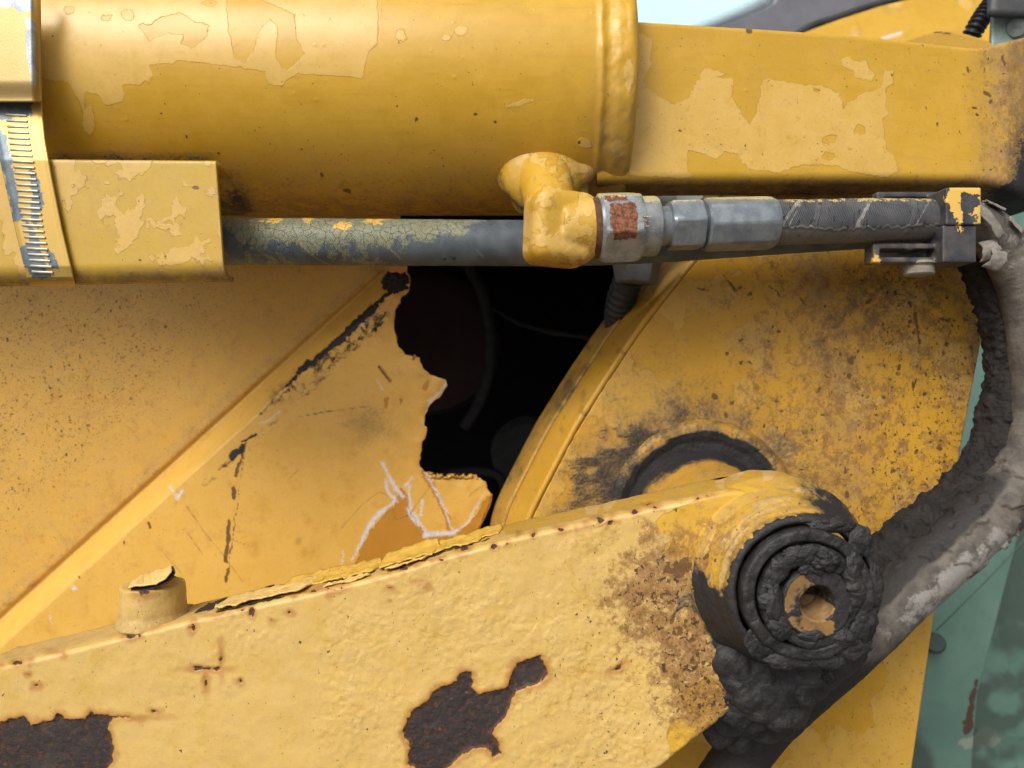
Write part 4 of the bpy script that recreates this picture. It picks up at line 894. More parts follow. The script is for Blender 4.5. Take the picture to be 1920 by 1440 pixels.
# ---- hose guard (folded channel under the barrel)
M['guard'] = paint('guard_paint', (.50, .31, .025), (.55, .34, .035), *PALE, rough=.38, peel=.035, lump=.1)
guard = thing('hose_guard', P(250, 520, .47), 'yellow folded guard plate under the big barrel, its square end where the hose comes out', 'guard plate')
def guard_attr(V):
    p = proj(V); n = len(p); q = warp(warp(p, 12, 30, 205), 6, 10, 201)
    t = 42 * (fbm(q / 62, 3, 206) + .55 * fbm(q / 22, 3, 207)) + 9 * ss(230, 90, q[:, 0]) - 2 - 16 * ss(470, 505, q[:, 1]) - 18 * np.exp(-((q[:, 0] - 280) / 45) ** 2 - ((q[:, 1] - 330) / 28) ** 2)
    br = sdf_dot(p, 367, 352, 7, 4); 
    for x, y, r in ((277, 453, 2), (263, 488, 3), (260, 377, 2), (310, 480, 2)): br = np.maximum(br, sdf_dot(p, x, y, r, r))
    return A(n, top=t, brown=br, dust=.25 + .5 * ss(495, 520, p[:, 1]) + .4 * ss(360, 420, p[:, 0]) * ss(470, 510, p[:, 1]), grime=.25 * ss(505, 525, p[:, 1]) + .3 * ss(306, 299, p[:, 1]), spk=.2)  # rounding shade painted along the bottom through coat, dust and grime
gd = .462; cols = np.r_[np.arange(-60, 404, 2.6), 404]; secs = []
hg = (P(0, 298, gd) - P(0, 524, gd))[2]
for c in cols:
    top = P(c, np.interp(c, [-60, 404], [296, 300]), gd); pts = [(.030, -.001), (.006, 0.)]
    for k in np.linspace(0, 90, 6): pts.append((.0022 - .0022 * math.sin(R(k)), -(.0022 - .0022 * math.cos(R(k)))))
    hb = hg + (np.interp(c, [-60, 404], [.003, -.0015])); rb = .011
    for v in np.linspace(.0022, hb - rb, 60)[1:]: pts.append((0, -v))
    for k in np.linspace(0, 90, 16)[1:]: pts.append((rb - rb * math.cos(R(k)), -(hb - rb) - rb * math.sin(R(k))))
    pts.append((.016, -hb))
    secs.append([(top[0] + (-v) * .072, top[1] + u, top[2] + v) for u, v in pts])
S = np.array(secs); S[..., 1] += .0003 * fbm(S * 40, 3, 3)
outward(mesh_obj('guard_plate', S, quads(len(cols), S.shape[1]), M['guard'], guard, guard_attr(S.reshape(-1, 3))))
go = bpy.data.objects['guard_plate']
if go.data.polygons[(len(cols) // 2) * (S.shape[1] - 1) + 40].normal.y > 0: go.data.flip_normals()
md = go.modifiers.new('t', 'SOLIDIFY'); md.thickness = .003; md.offset = -1

# ---- band clamp round barrel and guard
M['strap'] = metal_mat('overpainted_strap', (.075, .105, .13), (.13, .16, .18), .38, paintc=(.56, .35, .06), metal=.4)
clampb = thing('band_clamp', P(90, 540, .46), 'slotted worm-drive band clamp, half bare steel, round the barrel and guard at the left edge', 'band clamp')
xr = lambda y: np.interp(y, [100, 190, 260, 330, 430, 535], [74, 77, 84, 96, 116, 141])
xl = lambda y: np.interp(y, [100, 190, 260, 330, 430, 535], [-30, -22, -8, 6, 28, 54])
def strap_d(y): return np.interp(y, [100, 230, 300, 500, 520, 528, 534, 538], [.472, .4655, .4585, .4585, .4605, .464, .468, .472])
ysr = np.r_[np.linspace(150, 500, 150), np.linspace(501, 538, 26)]
us = np.linspace(0, 1, 40)[:, None]
px_ = xl(ysr)[None] * (1 - us) + xr(ysr)[None] * us; py_ = ysr[None] + 0 * px_ - 6 * (1 - us) * 0
V = P(px_, py_, strap_d(py_)); V[..., 1] -= .0006 * ss(.0, .12, us) * ss(1, .88, us)
def strap_attr(V):
    p = proj(V); q = warp(p, 5, 12, 211)
    bare = [[(-40, 180), (60, 185), (62, 215), (20, 225), (-40, 222)], [(-40, 235), (12, 250), (22, 300), (30, 350), (40, 400), (62, 430), (75, 460), (85, 500), (98, 520), (60, 520), (40, 490), (35, 470), (55, 450), (45, 415), (25, 415), (18, 380), (8, 330), (-30, 280)],
            [(55, 310), (72, 335), (74, 352), (84, 385), (75, 400), (70, 430), (60, 420), (58, 350)], [(85, 462), (100, 475), (112, 510), (90, 500)]]
    t = np.full(len(p), -99.)
    for b in bare: t = np.maximum(t, sdf_poly(q, b))
    return dict(prim=-t * 1.2, rust=np.full(len(p), -99.))
o = mesh_obj('strap', V, quads(*V.shape[:2]), M['strap'], clampb, strap_attr(V.reshape(-1, 3)))
if o.data.polygons[50].normal.y > 0: o.data.flip_normals()
md = o.modifiers.new('t', 'SOLIDIFY'); md.thickness = .0012; md.offset = -1
M['slotmetal'] = metal_mat('worn_thread_metal', (.30, .28, .22), (.52, .48, .38), .35, metal=.5)
rib0 = None
for k in range(29):
    y = 216 + k * 10.9; xc = np.interp(y, [200, 260, 330, 430, 530], [29, 36, 48, 62, 84]); d = float(strap_d(y)) - .0008
    c = P(xc, y, d)
    if rib0 is None:
        bm = bmesh.new(); bm_box(bm, (0, 0, 0), (.0135, .0012, .0016)); bmesh.ops.bevel(bm, geom=bm.edges[:], offset=.0005, segments=2, affect='EDGES', profile=.5)
        me = bpy.data.meshes.new('slot_rib'); bm.to_mesh(me); bm.free(); me.materials.append(M['slotmetal'])
        me.polygons.foreach_set('use_smooth', [True] * len(me.polygons))
        for a_ in ('rust', 'prim'):
            at = me.attributes.new(a_, 'FLOAT', 'POINT'); at.data.foreach_set('value', [-99. if a_ == 'rust' else -6.] * len(me.vertices))
        rib0 = me
    ob = bpy.data.objects.new('slot_rib', rib0); C.objects.link(ob); ob.parent = clampb
    ob.location = Vector(tuple(c)) - clampb.location; ob.rotation_euler = (0, R(3), 0)
    if y > 512: ob.location.y += .002
# screw housing above
cols = np.linspace(-60, 78, 40); secs = []
for c in cols:
    e = ss(78, 60, c); pts = []
    for y in np.linspace(-30, 191, 70):
        d = .4645 - .010 * e * (1 - .35 * ss(150, 188, y)) - .003 * ss(30, 0, y) * 0
        pts.append(P(c + (y - 100) * .015, y, d))
    pts.append(P(c, 192, .4665)); secs.append(pts)
S = np.array(secs)
def house_attr(V):
    p = proj(V); q = warp(p, 4, 12, 221)
    t = np.maximum(sdf_poly(q, [(-60, -10), (60, -10), (66, 20), (40, 24), (20, 14), (-60, 12)]), sdf_poly(q, [(48, 30), (66, 40), (72, 150), (60, 165), (52, 120)]))
    return dict(prim=-t * 1.5, rust=np.full(len(p), -99.))
M['housing'] = metal_mat('overpainted_housing', (.24, .26, .30), (.38, .40, .43), .32, paintc=(.50, .33, .08), metal=.4)
o = mesh_obj('screw_housing', S, quads(*S.shape[:2]), M['housing'], clampb, house_attr(S.reshape(-1, 3)))
if o.data.polygons[500].normal.y > 0: o.data.flip_normals()
md = o.modifiers.new('t', 'SOLIDIFY'); md.thickness = .0018; md.offset = -1

# ---- port boss, neck and elbow: one cast and welded piece
elbow = thing('elbow_fitting', P(1050, 500, .475), 'rounded yellow elbow fitting welded low on the barrel, feeding the hex nuts', 'pipe elbow')
bm = bmesh.new()
q0 = P(1022, 322, .512)
bm_ball(bm, P(1016, 322, .512), .0300, (1, .52, .94))
for px, py, r, dy in ((962, 335, .0090, .006), (985, 290, .0095, .003), (1022, 268, .0085, .005), (1062, 286, .0110, .003), (1082, 312, .0115, .004), (1074, 345, .0100, .009), (992, 372, .0100, .014)):
    bm_ball(bm, P(px, py, .508 + dy), r, (1.3, .7, 1.3))
bm_cyl(bm, P(1020, 330, .508), P(1036, 400, .479), .0180, .0165, 40)
bx_c = P(1048, 431, .476)
import mathutils
rm = mathutils.Matrix.Rotation(R(2), 3, 'Y') @ mathutils.Matrix.Rotation(R(14), 3, 'Z')
bb = bmesh.new(); bm_box(bb, (0, 0, 0), (.0420, .038, .0455)); bmesh.ops.bevel(bb, geom=bb.edges[:], offset=.0085, segments=5, affect='EDGES', profile=.5)
for v in bb.verts: v.co = rm @ v.co + Vector(tuple(bx_c))
tmp = bpy.data.meshes.new('t'); bb.to_mesh(tmp); bb.free(); bm.from_mesh(tmp); bpy.data.meshes.remove(tmp)
bm_cyl(bm, P(1060, 428, .474), P(1122, 427, .472), .0200, .0188, 48)
V, N_, Fc = union(bm, .0009, 14)
V = V + N_ * (.0007 * fbm(V * 60, 4, 231))[:, None]
def elbow_attr(V):
    p = proj(V); n = len(p)
    t = -1 + 16 * fbm(p / 38, 4, 232) - 22 * ss(975, 955, p[:, 0]) - 10 * ss(345, 290, p[:, 1]) * ss(1000, 960, p[:, 0])
    du = .18 + .5 * ss(1060, 1090, p[:, 0]) * ss(350, 300, p[:, 1]) + .3 * ss(470, 500, p[:, 1])
    jn = ss(.500, .512, V[:, 1])
    return A(n, top=t, dust=du + .3 * jn, spk=.25, grime=.30 * jn, stain=.15 + .55 * jn + .4 * ss(470, 500, p[:, 1]))
mesh_obj('elbow_casting', V, Fc, M['barrel'], elbow, elbow_attr(V))

# ---- pressure hose with its fittings (upper / front hose)
hz = thing('pressure_hose', P(1450, 470, .48), 'front hydraulic hose with rusty hex nut and long grey ferrule, held by the clamp block', 'hydraulic hose')
fa = P(1108, 427.5, .4725); fb = P(1455, 418, .4815); ax = (fb - fa) / np.linalg.norm(fb - fa)
Lf_ = np.linalg.norm(fb - fa); k_ = Lf_ / 347.
def at_px(x): return (x - 1108) * k_
def fprof(l): return [(at_px(x), r) for x, r in l]
def fit(name, l, mat, parent, sides=0, apo=None, rot=0, attr=None, nt=180, disp=None):
    return lathe(name, fa, fb, fprof(l), mat, parent, nt=nt, sides=sides, apo=apo, rot=rot, attr=attr, sharp=24, disp=disp)
def nut_attr(V):
    p = proj(V); q = warp(p, 3, 8, 241)
    r = np.maximum(sdf_poly(q, [(1143, 383), (1190, 380), (1196, 400), (1194, 446), (1152, 450), (1146, 420)]), sdf_poly(q, [(1128, 366), (1172, 366), (1180, 375), (1140, 377)]))
    return dict(rust=np.clip(r * 1.6 + .5, -30, 4.5), prim=-8 + 10 * ss(378, 362, p[:, 1]) + 6 * ss(1133, 1122, p[:, 0]))
def zat(lo=-12., hi=2., y0=388, y1=372):
    def f(V):
        p = proj(V); return dict(rust=np.full(len(p), -99.), prim=lo + (hi - lo) * ss(y0, y1, p[:, 1]))
    return f
thr = fit('thread_ring', [(1108, .0192), (1126, .0192)], plain('rusty_thread', (.05, .022, .012), (.16, .07, .03), .8, 200), hz)
nut = fit('swivel_nut', [(1119, .0178), (1119.5, .0200), (1124, .0222), (1129, .0236)] + [(x_, .0236) for x_ in range(1132, 1180, 3)] + [(1180, .0236), (1190, .0225), (1196, .0208), (1197, .018)], M['zinc'], hz, 6, .0207, 18, nut_attr, 240)
fit('nut_collar', [(1193, .017), (1194, .0190), (1222, .0190), (1228, .0183), (1230, .0172), (1230.5, .012)], M['zinc'], nut, attr=zat(-9, 5))
for k in range(3):
    a_ = P(1213 + 0 * k, 406 + k * 9, .4535)
    bm = bmesh.new(); bm_box(bm, a_, (.0052, .0006, .0007)); me = bpy.data.meshes.new('stamped_mark'); bm.to_mesh(me); bm.free()
    me.transform(mathutils.Matrix.Translation(-Vector(root_loc(nut)))); me.materials.append(M['zincb'])
    ob = bpy.data.objects.new('stamped_mark', me); C.objects.link(ob); ob.parent = nut
fit('fitting_neck', [(1228, .0118), (1229, .0130), (1236, .0124), (1252, .0124), (1256, .0132)], M['zincb'], hz, attr=zat(-9, 6))
fit('hex_fitting', [(1249, .0125), (1251, .0152), (1256, .0166), (1284, .0166), (1304, .0166), (1310, .0158), (1312, .0135), (1316, .0125), (1321, .0125)], M['zincb'], hz, 6, .0146, 0, zat(-12, 4), 240)
fit('ferrule', [(1316, .0125), (1317, .0150), (1320, .0166), (1326, .0171), (1430, .0171), (1442, .0167), (1448, .0156), (1449, .0135)], M['zincb'], hz, 8, .0161, 9, zat(-12, 3, 382, 370), 240)
def up_attr(V, hu, th):
    p = proj(V); n = len(p); yc = np.interp(p[:, 0], [1440, 1780], [417, 415]); v = (p[:, 1] - yc) / 38.
    zig = 3 * fbm(np.stack([p[:, 0] / 9, 0 * p[:, 0]], -1), 3, 5)
    edge_y = np.interp(p[:, 0], [1450, 1560, 1700, 1790], [424, 430, 424, 420]) + zig * 2
    ring = np.where(V[:, 1] < .5, 2.2 - np.abs(p[:, 1] - edge_y), -20)
    for x0 in (1492, 1620, 1730):
        xx = x0 + (400 - p[:, 1]) * .55; ring = np.maximum(ring, np.where((p[:, 1] < edge_y), (3.0 if x0 == 1620 else 1.0) - np.abs(p[:, 0] - xx) * .8, -20))
    ring = np.maximum(ring, 3.2 - np.abs(p[:, 0] - 1478 + (405 - p[:, 1]) * -.7) * .8)
    return dict(prim=ring, dust=np.clip(.55 * ss(-1, 10, p[:, 1] - edge_y) + .5 * ss(.5, 1, v), 0, 1), top=-16 + 16 * ss(-.86, -1.02, v))
hp = [(*P(1436, 418.5, .481), .0142), (*P(1520, 417, .4855), .0142), (*P(1640, 414, .492), .0140), (*P(1800, 414, .505), .0138)]
def up_disp(s, th, pos):
    p = proj(pos); y = np.interp(p[..., 0], [1450, 1560, 1700, 1790], [424, 430, 424, 420])
    return .0006 * ss(2, -2, p[..., 1] - y) * (np.cos(th) < 0) + .0003 * fbm(pos * 120, 3, 6)
tube('hose_body', hp, None, M['hose_up'], hz, 330, 90, up_disp, up_attr)
HB = [(1785, 414, .504, .0138), (1835, 424, .508, .0150), (1880, 462, .512, .0155), (1918, 540, .514, .0160), (1940, 640, .514, .0165), (1947, 740, .513, .0170), (1938, 830, .510, .0175), (1905, 905, .507, .0180), (1855, 965, .504, .0185), (1790, 1027, .501, .0188), (1710, 1098, .499, .0190), (1625, 1182, .497, .0190), (1535, 1265, .495, .0185), (1450, 1345, .493, .0175), (1378, 1435, .491, .0172), (1320, 1520, .49, .017)]
HBp = [(*P(a, b, c), r) for a, b, c, r in HB]
def mud_attr(V, hu, th):
    p = proj(V); x, y = p[:, 0], p[:, 1]; n = len(p)
    # which side of the centre line (upper-left side is greasy, lower-right is scuffed pale)
    cl = np.array([(a, b) for a, b, c, r in HB], float); u = np.linspace(0, 1, 160); c2 = lerp_poly(cl, u)
    dd_ = ((p[:, None, :] - c2[None]) ** 2).sum(-1); k = dd_.argmin(1); tg = np.gradient(c2, axis=0)[k]; rel = p - c2[k]
    side = (tg[:, 0] * rel[:, 1] - tg[:, 1] * rel[:, 0]) / (np.linalg.norm(tg, axis=1) + 1e-9)   # + = right of travel (up-left when going down-left)
    gr = .80 * ss(-14, 30, side) * ss(820, 960, y) + .70 * ss(1180, 1290, y) + .12
    pale = .62 * ss(6, -40, side) * ss(940, 1030, y) * ss(1240, 1130, y) + .35 * ss(560, 480, y)
    return dict(grime=np.clip(gr, 0, 1), dust=np.clip(pale, 0, 1))
def mud_disp(s, th, pos):
    p = proj(pos); k = ss(820, 880, p[..., 1]) * ss(1120, 1020, p[..., 1])
    return .0006 * fbm(pos * 45, 3, 251) + .0003 * fbm(pos * 260, 3, 252) + k * .0022 * ss(.02, .10, fbm(pos * 85, 4, 253))
tube('hose_bend', HBp, None, M['hose_mud'], hz, 520, 110, mud_disp, mud_attr)
# shreds of torn sleeve by the clamp
def curl(name, c, w_, L_, a0, a1, r0, tilt, mat, parent, seed):
    n, m = 26, 10; a = np.linspace(R(a0), R(a1), n)[:, None]; u = np.linspace(-.5, .5, m)[None]
    x = L_ * u * (1 + .25 * fbm(np.stack([a * 2 + 0 * u, u * 4 + 0 * a], -1), 2, seed)); yv = -r0 * np.cos(a) + 0 * u; z = r0 * np.sin(a) * w_ + 0 * u
    ct, st = math.cos(R(tilt)), math.sin(R(tilt)); V = np.stack([x * ct - z * st, yv, x * st + z * ct], -1) + c + .0007 * fbm(np.stack([x, yv, z], -1) * 300, 3, seed)[..., None]
    o = mesh_obj(name, V, quads(n, m), mat, parent); md = o.modifiers.new('t', 'SOLIDIFY'); md.thickness = .0007; md.offset = 0; return o
curl('sleeve_shred', P(1848, 472, .494), 1.2, .012, -60, 70, .006, 10, M['rubber'], hz, 3)
curl('sleeve_shred', P(1862, 487, .492), 1.2, .011, -80, 60, .006, -20, M['rubber'], hz, 5)
curl('sleeve_shred', P(1858, 396, .498), .8, .014, 20, 110, .006, -25, M['rubber'], hz, 7)
curl('sleeve_shred', P(1846, 420, .493), 2.0, .006, -50, 60, .008, 38, M['rubber'], hz, 9)
curl('sleeve_shred', P(1890, 430, .497), 1.0, .012, 10, 100, .006, -48, M['rubber'], hz, 11)

# ---- rear hose: painted straight run, grease-caked bend
hr = thing('return_hose', P(975, 500, .515), 'rear hose with cracked yellow overspray under the barrel, its bend caked in black grease', 'hydraulic hose')
HA = [(250, 452, .515, .0160), (600, 453.5, .515, .0160), (975, 456, .515, .0159), (1200, 452, .518, .0157), (1450, 437, .524, .0152), (1640, 426, .530, .0150), (1780, 421, .535, .0150)]
def low_attr(V, hu, th):
    p = proj(V); v = (p[:, 1] - np.interp(p[:, 0], [415, 975, 1450], [453, 456, 437])) / 43.
    amt = np.interp(p[:, 0], [415, 470, 700, 850, 980, 1200], [-2, 6, 6, -1, -8, -26])
    return dict(prim=amt + 11 * ss(.55, -1.0, v) - 7, dust=0 * v)
tube('hose_body', [(*P(a, b, c), r) for a, b, c, r in HA], None, M['hose_low'], hr, 640, 80, lambda s, th, pos: .00035 * fbm(pos * 60, 3, 261), low_attr)
HG = [(1770, 421, .535, .0150), (1822, 452, .536, .0165), (1862, 520, .536, .0165), (1890, 600, .535, .0165), (1902, 690, .533, .0172), (1892, 780, .530, .0172), (1860, 862, .527, .0165), (1803, 936, .524, .0160), (1735, 992, .521, .0165), (1665, 1055, .519, .0165), (1590, 1120, .517, .017), (1500, 1190, .515, .017), (1420, 1270, .513, .017)]
def cake(s, th, pos):
    c = 1 - np.abs(fbm(pos * 75, 4, 274)) * 2.6
    return .0034 * np.clip(fbm(pos * 48, 4, 271) + .1, -.3, 1) + .0020 * np.clip(c, -.4, 1) + .0022 * fbm(pos * 190, 3, 272) + .0009 * fbm(pos * 420, 2, 273)
tube('greasy_bend', [(*P(a, b, c), r) for a, b, c, r in HG], None, M['crumb'], hr, 700, 150, cake)

# ---- black clamp block with overspray
blk = thing('clamp_block', P(1740, 495, .50), 'black plastic two-part hose clamp block spattered with yellow paint, under the box arm', 'hose clamp')
def pbox(bm, x0, x1, y0, y1, d0, d1):
    a = P(x0, y1, d0); b = P(x1, y0, d0); c = (a + b) / 2; c[1] = (d0 + d1) / 2
    bm_box(bm, c, (b[0] - a[0], d1 - d0, b[2] - a[2]))
def block_attr(V):
    p = proj(V); q = warp(p, 4, 9, 281); n = len(p)
    t = np.maximum(sdf_poly(q, [(1782, 345), (1842, 345), (1842, 420), (1828, 420), (1833, 405), (1822, 400), (1840, 385), (1835, 362), (1802, 362), (1800, 385), (1806, 410), (1792, 408), (1782, 390), (1770, 372)]), sdf_line(p, [(1800, 400), (1800, 432)], 5.5))
    t = np.maximum(t, sdf_poly(q, [(1636, 478), (1645, 480), (1650, 495), (1630, 495)]))
    t = np.maximum(t, -13)
    return dict(top=t, dust=np.clip(.25 + .6 * ss(1780, 1760, p[:, 0]) * ss(440, 470, p[:, 1]), 0, 1))
def blockpart(name, boxes, vox=.0007, sm=5):
    bm = bmesh.new()
    for b in boxes: pbox(bm, *b)
    V, N_, Fc = union(bm, vox, sm); return mesh_obj(name, V, Fc, M['plastic'], blk, block_attr(V))
blockpart('upper_half', [(1774, 1840, 351, 421.5, .479, .526), (1644, 1790, 359, 370, .500, .508), (1644, 1656, 359, 412, .500, .508), (1765, 1790, 360, 412, .497, .526), (1650, 1790, 395, 412, .503, .526), (1646, 1790, 360, 412, .507, .512), (1650, 1776, 380, 383, .509, .526)])
blockpart('lower_half', [(1768, 1831, 422.5, 492, .4805, .504), (1637, 1780, 456, 466, .489, .502), (1637, 1780, 482, 492, .489, .502), (1637, 1650, 456, 492, .489, .502), (1700, 1712, 458, 470, .490, .502), (1757, 1780, 456, 492, .489, .502), (1640, 1775, 458, 490, .500, .508)])
lathe('pin_hole', P(1766, 483, .4885), P(1766, 483, .50), [(0, .0001), (0, .0030), (.002, .0030)], M['blackgap'], blk, nt=32)  # flat black disc painted as the hole's shaded inside
M['dustbolt'] = metal_mat('dusty_bolt_metal', (.20, .17, .14), (.30, .265, .22), .8, metal=.1)
da = lambda V: dict(rust=np.full(len(V), -12.), prim=np.full(len(V), -99.))
bt = P(1722, 491, .4985)
bolt = lathe('bolt', bt, bt - np.array([0, 0, .02]), [(0, .0080), (.0002, .0112), (.0020, .0114), (.0023, .0100), (.0028, .0108), (.0030, .0098), (.0082, .0098), (.0092, .0088), (.0094, .006)], M['dustbolt'], blk, nt=120, attr=da)

# ================================================================== 3. what shows behind
dark = plain('bay_shade', (.003, .003, .0035), (.008, .0075, .008), .8, 20, .3, spec=.15)  # near-black colour paints the darkness inside the bay
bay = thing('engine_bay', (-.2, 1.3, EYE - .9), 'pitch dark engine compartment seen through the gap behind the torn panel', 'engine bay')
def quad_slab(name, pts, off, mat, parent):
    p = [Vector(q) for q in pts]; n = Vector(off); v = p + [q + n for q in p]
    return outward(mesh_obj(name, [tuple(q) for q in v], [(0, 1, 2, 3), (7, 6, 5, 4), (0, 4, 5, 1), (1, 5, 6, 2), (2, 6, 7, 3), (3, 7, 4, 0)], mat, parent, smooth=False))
x0, x1, z0, z1_, y0, y1 = -1.0, .36, EYE - .9, EYE + .175, .70, 1.35  # closed on every side but the front, to keep daylight out
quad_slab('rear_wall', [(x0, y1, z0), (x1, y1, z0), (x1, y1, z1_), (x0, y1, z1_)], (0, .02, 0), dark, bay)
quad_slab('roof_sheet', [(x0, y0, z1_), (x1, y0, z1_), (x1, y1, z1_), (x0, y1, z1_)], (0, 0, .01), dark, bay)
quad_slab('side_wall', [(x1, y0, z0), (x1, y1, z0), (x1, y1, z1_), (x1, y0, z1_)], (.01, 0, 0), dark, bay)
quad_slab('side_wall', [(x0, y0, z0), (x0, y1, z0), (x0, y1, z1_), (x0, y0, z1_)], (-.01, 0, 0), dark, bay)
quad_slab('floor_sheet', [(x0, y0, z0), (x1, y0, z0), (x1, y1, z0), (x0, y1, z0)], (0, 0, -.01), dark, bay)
redm = plain('dark_red_drum', (.026, .013, .013), (.045, .022, .022), .6, 30)
dg = plain('dark_grey_rubber', (.022, .024, .027), (.042, .045, .048), .6, 80)
dg2 = plain('grey_painted_casting', (.08, .085, .09), (.14, .15, .155), .6, 80)
c = P(800, 640, 1.0)
dr = thing('drum', c - np.array([0, 0, .13]), 'dark red round drum deep inside the black opening', 'drum')
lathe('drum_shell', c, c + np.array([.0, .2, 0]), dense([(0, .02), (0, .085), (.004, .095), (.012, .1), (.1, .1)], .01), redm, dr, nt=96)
ho = tube('curved_hose', [tuple(P(*q)) for q in ((860, 470, .92), (900, 540, .92), (918, 620, .92), (915, 700, .92), (895, 760, .92), (870, 800, .93))], .0075, dg, None, 120, 24)
tag(ho, 'thin dark hose curving down inside the black opening', 'hose')
ho = tube('lower_hose', [tuple(P(*q)) for q in ((790, 905, .95), (850, 885, .95), (910, 884, .95), (940, 900, .95), (948, 960, .95), (945, 1050, .95))], .006, dg, None, 120, 24)
tag(ho, 'dark pipe bending down behind the torn flap', 'pipe')
ho = tube('wrapped_cable', [tuple(P(*q)) for q in ((900, 560, .98), (960, 600, .96), (1030, 622, .95), (1100, 632, .95), (1250, 650, .96))], .0035, dg, None, 90, 20, lambda s, th, p: .003 * fbm(p * 60, 3, 4))
tag(ho, 'ragged dark cable crossing the opening toward the bracket plate', 'cable')
c = P(990, 850, 1.0); bo = thing('round_casting', c - np.array([0, 0, .05]), 'faint dark round casting low in the black opening', 'casting')
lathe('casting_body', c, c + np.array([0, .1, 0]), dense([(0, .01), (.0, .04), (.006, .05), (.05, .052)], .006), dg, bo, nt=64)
# grey angular connector right of the elbow
gc = thing('grey_connector', P(1190, 540, .575), 'dull grey angular connector hanging just below the rusty nut', 'connector')
bm = bmesh.new(); bm_cyl(bm, P(1195, 470, .575), P(1192, 532, .575), .022, .016, 6); 
V, N_, Fc = union(bm, .0012, 3); mesh_obj('connector_body', V, Fc, dg2, gc)
tube('connector_pipe', [tuple(P(*q)) for q in ((1180, 520, .585), (1165, 560, .60), (1160, 600, .62), (1168, 650, .66))], .0115, dg, gc, 90, 30, lambda s, th, p: .0008 * np.sin(s / .006 * 2 * np.pi))
gb = thing('pale_casting', P(1240, 400, .68), 'small pale grey casting glimpsed between the box arm and the fittings', 'casting')
bm = bmesh.new(); bm_cyl(bm, P(1215, 372, .68), P(1262, 372, .68), .016, .014, 30); bm_box(bm, P(1330, 378, .69), (.07, .02, .012))
V, N_, Fc = union(bm, .0015, 3); mesh_obj('casting_body', V, Fc, plain('pale_grey_paint', (.30, .32, .33), (.42, .44, .45), .5), gb)

# ---- green machine frame at right
def green_mat():
    n = NT('faded_green_paint'); a = n.noise(9, 5, .6); b = n.noise(60, 5, .6); f = n.noise(300, 4)
    col = n.mix(n.ss(.35, .65, a), (.095, .185, .150), (.135, .235, .195)); col = n.mix(n.mul(n.ss(.55, .75, b), .35), col, (.06, .10, .085))
    pr = n.ss(-.5, .5, n.add(n.attr('prim'), n.mul(n.sub(b, .5), 30))); col = n.mix(n.mul(pr, .55), col, (.34, .33, .27))
    ru = n.ss(-.5, .5, n.add(n.attr('rust'), n.mul(n.sub(n.noise(90, 4), .5), 24))); col = n.mix(ru, col, (.075, .04, .03))
    gr = n.ss(.35, .65, n.add(n.attr('grime'), n.mul(n.sub(a, .5), 1.1))); col = n.mix(n.mul(gr, .8), col, (.045, .065, .055))
    n.bump(n.mul(f, .1), .001, 1.); return n.out(col, .5, 0.)
M['green'] = green_mat()
post = thing('green_post', P(1790, 1600, .95), 'faded green painted frame post with a scuffed rusty foot, right of the bracket plate', 'frame post')
def gattr(p):
    n = len(p); q = warp(p, 8, 25, 301)
    prim = np.maximum(sdf_dot(q, 1838, 1388, 30, 15, -10), sdf_dot(q, 1795, 1330, 22, 10, 30) - 9); prim = np.maximum(prim, -40)
    rust = np.maximum(sdf_line(q, [(1834, 1275), (1825, 1310), (1818, 1355), (1812, 1368)], [1, 4, 9, 8]), -40)
    gr = .9 * ss(1250, 1480, p[:, 1]) * ss(1790, 1700, p[:, 0]) + .15
    return dict(prim=prim, rust=rust, grime=gr)
patch('post_face', [(1600, 200), (1600, 1700)], [(1935, 200), (1928, 700), (1914, 985), (1869, 1159), (1846, 1250), (1832, 1300), (1822, 1420), (1815, 1700)], 150, 260, lambda x, y: .95 + 0 * x, M['green'], post, gattr, .10)
tank = thing('green_tank', P(1950, 1600, 1.1), 'dark blotchy green tank side behind the green post at the right edge', 'tank')
def tattr(p):
    n = len(p); q = warp(p, 8, 25, 311)
    prim = np.maximum(sdf_dot(q, 1850, 1385, 28, 22), -40); rust = np.maximum(sdf_dot(q, 1818, 1370, 14, 8), -40)
    gr = .55 + .45 * fbm(p / np.array([50., 40.]), 4, 312) + .5 * ss(1250, 1050, p[:, 1]) - .5 * ss(1000, 940, p[:, 1]) * 0
    return dict(prim=prim, rust=rust, grime=np.clip(gr, 0, 1))
patch('tank_side', [(1650, 100), (1650, 1750)], [(2300, 100), (2300, 1750)], 160, 200, lambda x, y: 1.12 + .00002 * (x - 1650), M['green'], tank, tattr, .02)
kb = lathe('frame_knob', P(1753, 1206, .93), P(1753, 1206, .96), dense([(0, .001), (0, .010), (.003, .0125), (.028, .0130)], .002), plain('dark_green_knob', (.035, .06, .05), (.05, .08, .07), .6), None, nt=48)
tag(kb, 'small dark round knob on the green post beside the bracket plate', 'knob')
wr_ = tube('thin_cable', [tuple(P(*q)) for q in ((1756, 1182, .93), (1800, 1138, .92), (1850, 1088, .92), (1900, 1035, .92), (1990, 930, .92))], .0008, plain('grey_green_wire', (.05, .08, .07), (.08, .12, .10), .6), None, 60, 10)
tag(wr_, 'thin wire slanting up across the green post from the dark knob', 'cable')

